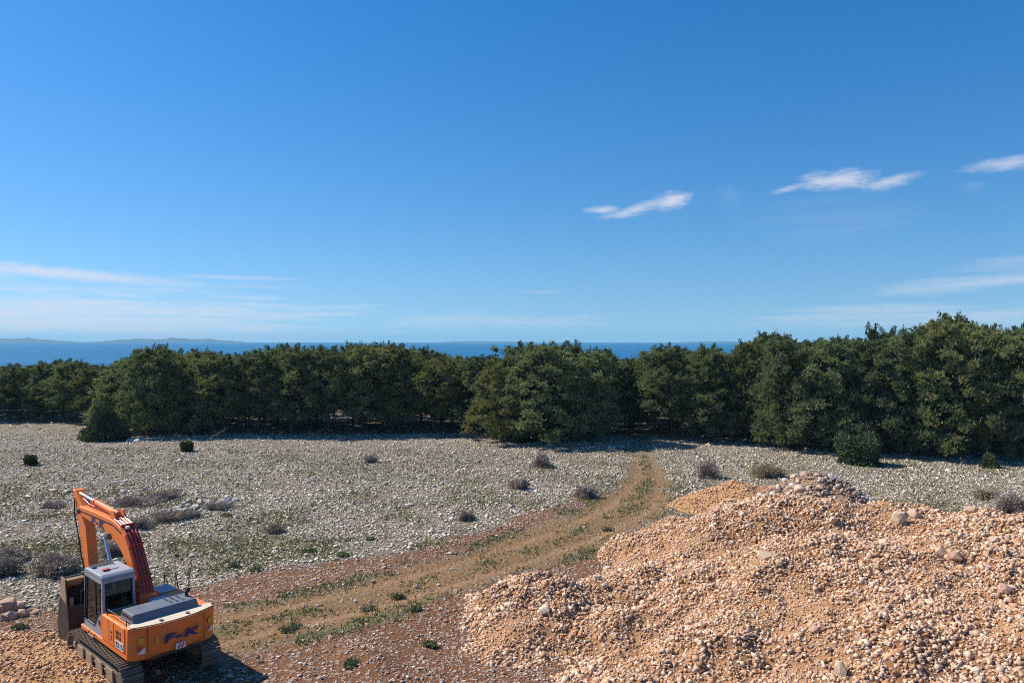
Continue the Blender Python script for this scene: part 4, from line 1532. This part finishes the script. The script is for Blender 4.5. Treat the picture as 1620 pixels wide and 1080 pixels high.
# left and right bodywork between cab and counterweight
lp = MB()
lp.prism([(-1.915, 1.17), (-0.16, 1.17), (-0.16, 1.86), (-0.26, 1.97), (-1.915, 1.97)], 0.75, 1.315)
lpo = lp.build('side_body', ORANGE, EX, 0.04)
for k in range(4):
    for j in range(2):
        MB().box((-1.62 + 0.10 * k, 1.317, 1.72 - 0.14 * j + (0 if j == 0 or k < 3 else 0)), (0.045, 0.012, 0.11)).build('vent_slot', BLACK, lpo)
MB().box((-0.78, 1.317, 1.56), (0.012, 0.008, 0.74)).build('door_seam', BLACK, lpo)
MB().box((-1.13, 1.317, 1.56), (0.012, 0.008, 0.74)).build('door_seam', BLACK, lpo)
MB().box((-0.96, 1.322, 1.62), (0.09, 0.02, 0.03)).build('door_latch', BLACK, lpo)
rp = MB()
rp.prism([(-1.915, 1.17), (0.1, 1.17), (0.1, 1.97), (-1.915, 1.97)], -1.315, -0.7)
rpo = rp.build('side_body', ORANGE, EX, 0.04)
MB().box((-1.03, 0.02, 1.56), (1.77, 1.42, 0.76)).build('engine_bay', ORANGE, EX, 0.03)
MB().prism([(0.14, 1.17), (1.25, 1.17), (1.25, 1.55), (0.95, 1.95), (0.14, 1.95)], -1.3, -0.62).build('fuel_tank', ORANGE, EX, 0.04)
MB().box((0.55, -0.96, 1.965), (0.72, 0.56, 0.03)).build('tank_cover', CABGREY, EX, 0.01)
for (a_, b_) in ((1.2, -1.27), (0.3, -1.27)):
    pass
MB().tube([(1.22, -1.27, 1.3), (1.22, -1.27, 2.25), (0.35, -1.27, 2.45), (0.2, -1.27, 1.98)], 0.018).build('handrail', BLACK, EX)
hood = MB()
hood.prism([(-1.98, 2.02), (-1.02, 1.96), (-1.10, 2.27), (-1.86, 2.27)], -0.94, 1.10)
for v in hood.bm.verts:
    if v.co.z > 2.1:
        v.co.y *= 0.955
hoo = hood.build('engine_hood', HOODGREY, EX, 0.03)
for k in range(5):
    MB().box((-1.80 + 0.15 * k, 1.075, 2.17), (0.10, 0.03, 0.055)).build('hood_slot', BLACK, hoo)
for k in range(3):
    MB().box((-1.32 - 0.02 * k, -0.18 - 0.18 * k, 2.273), (0.30, 0.06, 0.012)).build('hood_grille', BLACK, hoo)
    MB().box((-1.62 - 0.02 * k, -0.20 - 0.18 * k, 2.273), (0.16, 0.06, 0.012)).build('hood_grille', BLACK, hoo)
MB().cyl((-1.45, -0.78, 2.15), (-1.45, -0.78, 2.42), 0.055, 14).cyl((-1.45, -0.78, 2.40), (-1.55, -0.80, 2.5), 0.055, 14).build('exhaust_pipe', BLACK, EX)
MB().box((-0.55, -0.35, 1.99), (0.7, 0.55, 0.10)).build('service_cover', CABGREY, EX, 0.02)

for yy in (0.86, -0.86):
    rx = rear_arc(yy)
    MB().box((rx - 0.001, yy, 1.55), (0.012, 0.012, 0.86)).build('panel_seam', BLACK, cwo)
for yy in (0.40, -0.40):
    MB().cyl((rear_arc(yy) + 0.22, yy, 2.04), (rear_arc(yy) + 0.22, yy, 2.09), 0.06, 12).build('lifting_bolt', STEEL, cwo)
MB().box((-2.50, 0, 1.09), (0.02, 1.9, 0.07)).build('grime_strip', BUCKM, cwo)
MB().tube([(-1.9, 1.24, 2.0), (-1.9, 1.24, 2.16), (-0.5, 1.24, 2.16), (-0.5, 1.24, 1.98)], 0.015).build('handrail', BLACK, EX)
MB().tube([(0.3, 1.32, 1.2), (0.3, 1.37, 1.1), (0.75, 1.37, 1.1), (0.75, 1.32, 1.2)], 0.018).build('step', STEEL, EX)

# lettering
def text_part(body, size, parent, mat, M, name='lettering', shear=0.0, bold=0.012):
    cu = bpy.data.curves.new(name, 'FONT')
    cu.body, cu.size, cu.extrude, cu.shear, cu.offset = body, size, 0.004, shear, bold
    cu.align_x, cu.align_y = 'CENTER', 'CENTER'
    cu.space_character = 1.2
    tmp = bpy.data.objects.new(name, cu)
    COL.objects.link(tmp)
    dg = bpy.context.evaluated_depsgraph_get()
    me = bpy.data.meshes.new_from_object(tmp.evaluated_get(dg))
    bpy.data.objects.remove(tmp)
    me.transform(M)
    me.materials.clear()
    me.materials.append(mat)
    return link(name, me, parent)


def frame(o, xd, yd):
    xd, yd = Vector(xd).normalized(), Vector(yd).normalized()
    zd = xd.cross(yd)
    return Matrix(((xd.x, yd.x, zd.x, o[0]), (xd.y, yd.y, zd.y, o[1]), (xd.z, yd.z, zd.z, o[2]), (0, 0, 0, 1)))


# rear face: seen from behind, the machine's left is to the left
text_part('F-K', 0.40, cwo, BLUE, frame((-2.562, -0.05, 1.55), (0, -1, 0), (0, 0, 1)) @ Matrix.Diagonal((1.55, 0.75, 1, 1)), shear=0.2, bold=0.018)
for (yy, zz, mt_, sx, sz) in ((1.02, 1.66, YELLOW, 0.16, 0.16), (-1.08, 1.66, YELLOW, 0.16, 0.16)):
    rx = rear_arc(yy)
    ta = math.atan2(0.30 * 2 * yy / 1.33 ** 2, 1.0)
    MB().box((rx - 0.006, yy, zz), (0.012, sx, sz), Matrix.Rotation(-ta, 3, 'Z')).build('reflector', mt_, cwo)


def tri_sticker(yy, zz, s, mat, flip=1):
    m = MB()
    pts = [(-s * flip, -s), (s * flip, -s), (s * flip, s)]
    a = [m.bm.verts.new((rear_arc(yy + p_[0]) - 0.012, yy + p_[0], zz + p_[1])) for p_ in pts]
    c = [m.bm.verts.new((rear_arc(yy + p_[0]) + 0.01, yy + p_[0], zz + p_[1])) for p_ in pts]
    m.bm.faces.new(a)
    m.bm.faces.new(c[::-1])
    for i in range(3):
        j = (i + 1) % 3
        m.bm.faces.new((a[i], a[j], c[j], c[i]))
    m.build('sticker', mat, cwo)


tri_sticker(1.03, 1.36, 0.10, WHITE, -1)
tri_sticker(1.055, 1.375, 0.10, REDM, 1) if False else None
MB().box((rear_arc(1.1) - 0.003, 1.10, 1.42), (0.012, 0.10, 0.08), Matrix.Rotation(-0.34, 3, 'Z')).build('sticker', REDM, cwo)
tri_sticker(-1.08, 1.42, 0.09, WHITE, -1)
MB().box((-2.548, -0.06, 1.24), (0.016, 0.30, 0.18)).build('sticker', WHITE, cwo)
MB().box((-2.558, -0.02, 1.24), (0.01, 0.045, 0.16), Matrix.Rotation(0.5, 3, 'X')).build('sticker', REDM, cwo)
MB().box((-2.558, -0.12, 1.24), (0.01, 0.045, 0.16), Matrix.Rotation(0.5, 3, 'X')).build('sticker', REDM, cwo)
for yy in (0.62, -0.66):
    MB().box((rear_arc(yy) - 0.002, yy, 1.60), (0.012, 0.06, 0.20)).build('reflector', YELLOW, cwo)
# number on the left side
MB().box((-1.55, 1.319, 1.36), (0.56, 0.008, 0.22)).build('sticker', WHITE, lpo)
text_part('E215', 0.22, lpo, BLUE, frame((-1.55, 1.325, 1.36), (-1, 0, 0), (0, 0, 1)), bold=0.006)
MB().box((-0.95, 1.319, 1.44), (0.10, 0.008, 0.16)).build('sticker', REDM, lpo)

# cab: frame pieces, panes, roof
cab = thing_cab = MB()
x0, x1, xf, y0, y1, z0, z1 = -0.16, 1.38, 1.26, 0.27, 1.26, 1.17, 3.02
pil = 0.085
cab.box(((x0 + x1) / 2, (y0 + y1) / 2, z0 + 0.05), (x1 - x0, y1 - y0, 0.10))
# corner pillars
for yy in (y0 + pil / 2, y1 - pil / 2):
    cab.prism([(x0, z0 + 0.1), (x0 + 0.13, z0 + 0.1), (x0 + 0.11, z1 - 0.1), (x0, z1 - 0.1)], yy - pil / 2, yy + pil / 2)
    cab.prism([(x1 - 0.07, z0 + 0.1), (x1, z0 + 0.1), (xf, z1 - 0.1), (xf - 0.08, z1 - 0.1)], yy - pil / 2, yy + pil / 2)
# left lower panel with the slanting rear foot
cab.prism([(x0 + 0.1, z0 + 0.1), (x1 - 0.05, z0 + 0.1), (x1 - 0.06, z0 + 0.24), (x0 + 0.62, z0 + 0.24), (x0 + 0.36, z0 + 0.62), (x0 + 0.13, z0 + 0.75)], y1 - 0.06, y1)
cab.box((0.62, y1 - 0.03, 2.50), (0.001, 0.001, 0.001))
cab.box((0.5, y0 + 0.03, z0 + 0.45), (1.6, 0.05, 0.75))
# rear wall below the window
cab.box((x0 + 0.04, (y0 + y1) / 2, z0 + 0.46), (0.07, y1 - y0 - 2 * pil, 0.74))
# top rails
cab.box(((x0 + xf) / 2, y1 - 0.045, z1 - 0.12), (xf - x0 - 0.05, 0.085, 0.10))
cab.box(((x0 + xf) / 2, y0 + 0.045, z1 - 0.12), (xf - x0 - 0.05, 0.085, 0.10))
cab.box((x0 + 0.045, (y0 + y1) / 2, z1 - 0.13), (0.085, y1 - y0 - 0.1, 0.12))
cab.box((xf - 0.05, (y0 + y1) / 2, z1 - 0.12), (0.08, y1 - y0 - 0.1, 0.08))
cabo = cab.build('cab', CABGREY, EX, 0.02)
roof = MB()
roof.prism([(x0 - 0.01, z1 - 0.07), (xf + 0.03, z1 - 0.07), (xf + 0.0, z1 + 0.02), (xf - 0.12, z1 + 0.06), (x0 + 0.12, z1 + 0.07), (x0 + 0.0, z1 + 0.0)], y0 - 0.01, y1 + 0.01)
roof.build('roof', CABGREY, cabo, 0.05)
MB().box((0.62, 0.80, z1 + 0.075), (0.55, 0.50, 0.03)).build('roof_hatch', CABGREY, cabo, 0.012)
MB().box((1.0, 0.84, z1 + 0.085), (0.36, 0.66, 0.035)).build('roof_visor', BLACK, cabo, 0.01)
MB().box((0.34, 0.95, z1 + 0.10), (0.14, 0.20, 0.05)).build('roof_lamp', REDM, cabo, 0.01)
# panes
MB().prism([(x0 + 0.17, z0 + 0.78), (x0 + 0.40, z0 + 0.62), (x0 + 0.66, z0 + 0.26), (x1 - 0.1, z0 + 0.26), (xf - 0.10, z1 - 0.2), (x0 + 0.16, z1 - 0.2)], y1 - 0.05, y1 - 0.035).build('window_pane', GLASS, cabo)
MB().box((x0 + 0.035, (y0 + y1) / 2, (z0 + 0.83 + z1 - 0.19) / 2), (0.012, y1 - y0 - 2 * pil, z1 - 0.19 - z0 - 0.83)).build('window_pane', GLASS, cabo)
MB().prism([(x0 + 0.14, z0 + 0.83), (x1 - 0.10, z0 + 0.83), (xf - 0.10, z1 - 0.18), (x0 + 0.13, z1 - 0.18)], y0 + 0.035, y0 + 0.05).build('window_pane', GLASS, cabo)
MB().prism([(x1 - 0.05, z0 + 0.1), (x1 - 0.035, z0 + 0.1), (xf - 0.035, z1 - 0.16), (xf - 0.05, z1 - 0.16)], y0 + pil, y1 - pil).build('window_pane', GLASS, cabo)
# dark window seals
seal = MB()
ps = [(x0 + 0.15, z0 + 0.77), (x0 + 0.38, z0 + 0.60), (x0 + 0.64, z0 + 0.245), (x1 - 0.09, z0 + 0.245), (xf - 0.09, z1 - 0.185), (x0 + 0.14, z1 - 0.185)]
seal.tube([(a_, y1 + 0.001, c_) for a_, c_ in ps + ps[:1]], 0.022, 6)
seal.build('window_seal', BLACK, cabo)
seal = MB()
ps = [(y0 + pil + 0.01, z0 + 0.84), (y1 - pil - 0.01, z0 + 0.84), (y1 - pil - 0.01, z1 - 0.20), (y0 + pil + 0.01, z1 - 0.20)]
seal.tube([(x0 - 0.001, a_, c_) for a_, c_ in ps + ps[:1]], 0.024, 6)
seal.build('window_seal', BLACK, cabo)
MB().box((x0 + 0.62, y1 - 0.03, 2.24), (0.05, 0.03, 1.0)).build('door_post', BLACK, cabo)
MB().box((0.45, 0.84, 1.62), (0.52, 0.52, 0.16)).prism([(0.14, 1.62), (0.30, 1.62), (0.16, 2.45), (0.04, 2.45)], 0.60, 1.08).build('seat', BLACK, cabo, 0.04)
MB().box((1.05, 0.84, 1.6), (0.16, 0.5, 0.85)).build('console', BLACK, cabo, 0.03)
MB().tube([(x1 + 0.04, y1 + 0.02, 1.3), (x1 + 0.10, y1 + 0.06, 1.45), (x1 + 0.06, y1 + 0.06, 2.25), (x1 - 0.04, y1 + 0.01, 2.35)], 0.016).build('handrail', BLACK, cabo)
MB().tube([(x0 + 0.16, y1 + 0.005, 2.75), (x0 + 0.10, y1 + 0.05, 2.68), (x0 + 0.10, y1 + 0.05, 2.52), (x0 + 0.16, y1 + 0.005, 2.48)], 0.014).build('door_handle', BLACK, cabo)
MB().box((x0 + 0.28, y1 + 0.006, z0 + 0.42), (0.05, 0.02, 0.16)).build('door_latch', BLACK, cabo)
MB().prism([(x0 + 0.02, z0 + 0.14), (x0 + 0.24, z0 + 0.30), (x0 + 0.12, z0 + 0.68), (x0 + 0.02, z0 + 0.72)], y1 + 0.002, y1 + 0.006).build('sticker', REDM, cabo)

# boom (its middle plane lies 0.15 m to the right of the centre line)
YB = -0.15
top_l = [(-0.02, 2.15), (0.22, 2.62), (0.52, 3.10), (0.80, 3.52), (1.08, 3.85), (1.40, 4.06), (2.05, 4.19), (3.4, 4.20), (5.05, 4.16)]
bot_l = [(5.15, 3.98), (4.85, 3.83), (3.4, 3.74), (2.6, 3.66), (2.2, 3.58), (1.66, 3.44), (1.06, 3.06), (0.62, 2.46), (0.40, 1.8), (0.15, 1.66), (-0.05, 1.8)]
bo = MB()
bo.prism(top_l + bot_l, YB - 0.23, YB + 0.23)
boom = bo.build('boom', ORANGE, EX, 0.03)
MB().prism([(-0.02, 1.2), (0.55, 1.2), (0.42, 1.98), (0.05, 1.98)], YB + 0.30, YB + 0.38).prism([(-0.02, 1.2), (0.55, 1.2), (0.42, 1.98), (0.05, 1.98)], YB - 0.38, YB - 0.30).build('boom_bracket', ORANGE, EX, 0.02)
MB().cyl((0.18, YB - 0.42, 1.86), (0.18, YB + 0.42, 1.86), 0.07).build('boom_pin', STEEL, EX)
# flange strips and boss on the boom's left face
MB().prism([(1.35, 3.88), (2.05, 4.03), (5.1, 4.00), (5.1, 4.03), (2.05, 4.07), (1.35, 3.93)], YB + 0.232, YB + 0.245).build('weld_strip', BLACK, boom)
MB().cyl((2.28, YB - 0.36, 3.63), (2.28, YB + 0.36, 3.63), 0.11, 18).build('boom_boss', STEEL, boom)
text_part('F-K', 0.46, boom, BLUE, frame((3.35, YB + 0.238, 3.88), (-1, 0, -0.02), (-0.02, 0, 1)) @ Matrix.Diagonal((1.5, 0.8, 1, 1)), shear=0.15, bold=0.016)
# hoses and pipes along the back of the boom
tp_ = np.array(top_l)
for k, yy in enumerate((-0.195, -0.14, -0.085, -0.03, 0.025, 0.08, 0.135, 0.19)):
    off = 0.055 + 0.03 * (k % 2)
    path = [(x_ - off * 0.75, YB + yy, z_ + off * 0.6) for x_, z_ in top_l[:7]]
    if k in (1, 4):
        path += [(3.1, YB + yy, 4.27), (4.6, YB + yy, 4.25), (5.2, YB + yy * 0.6, 4.38)]
    MB().tube(path, 0.029, 6).build('hydraulic_hose', HOSE, boom)
for k in (1, 3, 5):
    x_, z_ = top_l[k]
    MB().box((x_ - 0.05, YB, z_ + 0.06), (0.05, 0.46, 0.14), Matrix.Rotation(-0.9, 3, 'Y')).build('hose_clamp', HOSE, boom)
MB().box((1.15, YB + 0.1, 4.10), (0.12, 0.10, 0.08)).build('work_lamp', WHITE, boom, 0.01)
# boom lift cylinders
for s in (1, -1):
    yy = YB + s * 0.40
    p0, p1 = Vector((1.02, yy, 1.45)), Vector((2.28, yy, 3.63))
    mid = p0.lerp(p1, 0.62)
    MB().cyl(p0, mid, 0.085, 16).build('lift_cylinder', ORANGE, EX)
    MB().cyl(mid, p1, 0.05, 14).build('lift_rod', CHROME, EX)
# stick cylinder on top of the boom
p0, p1 = Vector((2.15, YB, 4.33)), Vector((5.76, YB, 4.52))
mid = p0.lerp(p1, 0.56)
MB().cyl(p0, mid, 0.10, 18).cyl(mid - (p1 - p0).normalized() * 0.1, mid, 0.125, 18).build('stick_cylinder', ORANGE, EX)
MB().cyl(mid, p1, 0.058, 16).build('stick_rod', CHROME, EX)
MB().prism([(1.95, 4.2), (2.4, 4.22), (2.3, 4.48), (2.05, 4.48)], YB + 0.13, YB + 0.18).prism([(1.95, 4.2), (2.4, 4.22), (2.3, 4.48), (2.05, 4.48)], YB - 0.18, YB - 0.13).build('cylinder_bracket', ORANGE, EX)

# stick
sk = MB()
sk.prism([(5.88, 4.64), (5.64, 4.64), (4.76, 4.02), (4.62, 3.4), (4.30, 1.6), (4.36, 1.3), (4.58, 1.3), (4.88, 2.1), (5.28, 3.3), (5.50, 3.95)], YB - 0.17, YB + 0.17)
stick = sk.build('stick', ORANGE, EX, 0.025)
MB().cyl((5.05, YB - 0.33, 3.98), (5.05, YB + 0.33, 3.98), 0.10, 18).build('stick_pin', STEEL, EX)
MB().tube([(5.55, YB + 0.2, 4.35), (5.58, YB + 0.21, 3.8), (5.28, YB + 0.2, 3.1), (5.02, YB + 0.2, 2.4), (4.8, YB + 0.19, 1.9)], 0.024).build('hydraulic_hose', BLACK, stick)
p0, p1 = Vector((5.66, YB, 3.95)), Vector((4.78, YB, 1.75))
mid = p0.lerp(p1, 0.6)
MB().cyl(p0, mid, 0.085, 16).build('bucket_cylinder', ORANGE, EX)
MB().cyl(mid, p1, 0.05, 14).build('bucket_rod', CHROME, EX)
MB().prism([(4.78, 1.82), (4.90, 1.78), (4.50, 1.10), (4.36, 1.15)], YB + 0.19, YB + 0.24).prism([(4.78, 1.82), (4.90, 1.78), (4.50, 1.10), (4.36, 1.15)], YB - 0.24, YB - 0.19).build('bucket_link', STEEL, EX)

# bucket: a curved shell open at the top, side plates, teeth on the lip
outl = [(3.55, 2.18), (3.72, 1.75), (3.92, 1.15), (4.10, 0.52), (4.06, 0.15), (3.85, -0.07), (3.52, -0.12), (3.22, -0.02), (3.05, 0.28), (3.00, 0.75), (3.10, 1.28)]
outl = np.array(outl)
cen = outl.mean(0)
inn = outl + (cen - outl) / np.linalg.norm(cen - outl, axis=1)[:, None] * 0.06
inn[0] = outl[0] + (-0.06, -0.01)
inn[-1] = outl[-1] + (0.05, 0.0)
YL, YR = 1.18, -0.95
bk = MB()
bk.prism([tuple(p_) for p_ in outl] + [tuple(p_) for p_ in inn[::-1]], YR + 0.05, YL - 0.05)
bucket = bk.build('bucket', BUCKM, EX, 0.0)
side = [tuple(p_) for p_ in outl] + [(3.16, 1.36), (3.22, 2.10)]
side = [(3.62, 2.20)] + [tuple(p_) for p_ in outl[1:]] + [(3.10, 1.36), (3.18, 1.62), (3.24, 2.16)]
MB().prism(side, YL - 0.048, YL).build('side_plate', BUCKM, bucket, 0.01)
MB().prism([(3.13, 1.36), (3.76, 1.50), (3.60, 2.21), (3.22, 2.18)], YL - 0.01, YL + 0.02).build('side_cutter', TANMET, bucket, 0.01)  # upper part of the side is tan, the plate below dark brown
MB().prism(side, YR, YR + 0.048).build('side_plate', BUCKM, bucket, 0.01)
MB().prism([(3.30, 2.10), (3.55, 2.16), (3.70, 1.80), (3.62, 1.78)], 0.55, YL - 0.05).build('top_plate', TANMET, bucket, 0.01)
for k in range(5):
    yy = YR + 0.15 + (YL - YR - 0.3) * k / 4
    MB().prism([(3.12, 1.28), (3.19, 1.30), (3.13, 1.55)], yy - 0.06, yy + 0.06).build('tooth', STEEL, bucket)
MB().prism([(3.035, 0.80), (3.05, 0.80), (3.06, 0.86), (3.03, 0.86)], 0.1, YL - 0.02).build('tan_strip', TANMET, bucket)  # thin tan line across the front wall
for s in (1, -1):
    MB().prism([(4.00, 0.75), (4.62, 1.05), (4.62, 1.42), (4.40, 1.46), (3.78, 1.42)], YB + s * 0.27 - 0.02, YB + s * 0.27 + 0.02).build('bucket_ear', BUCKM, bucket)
print('triangles: field', n_field, 'heap', n_h1, 'objects', len(bpy.data.objects))
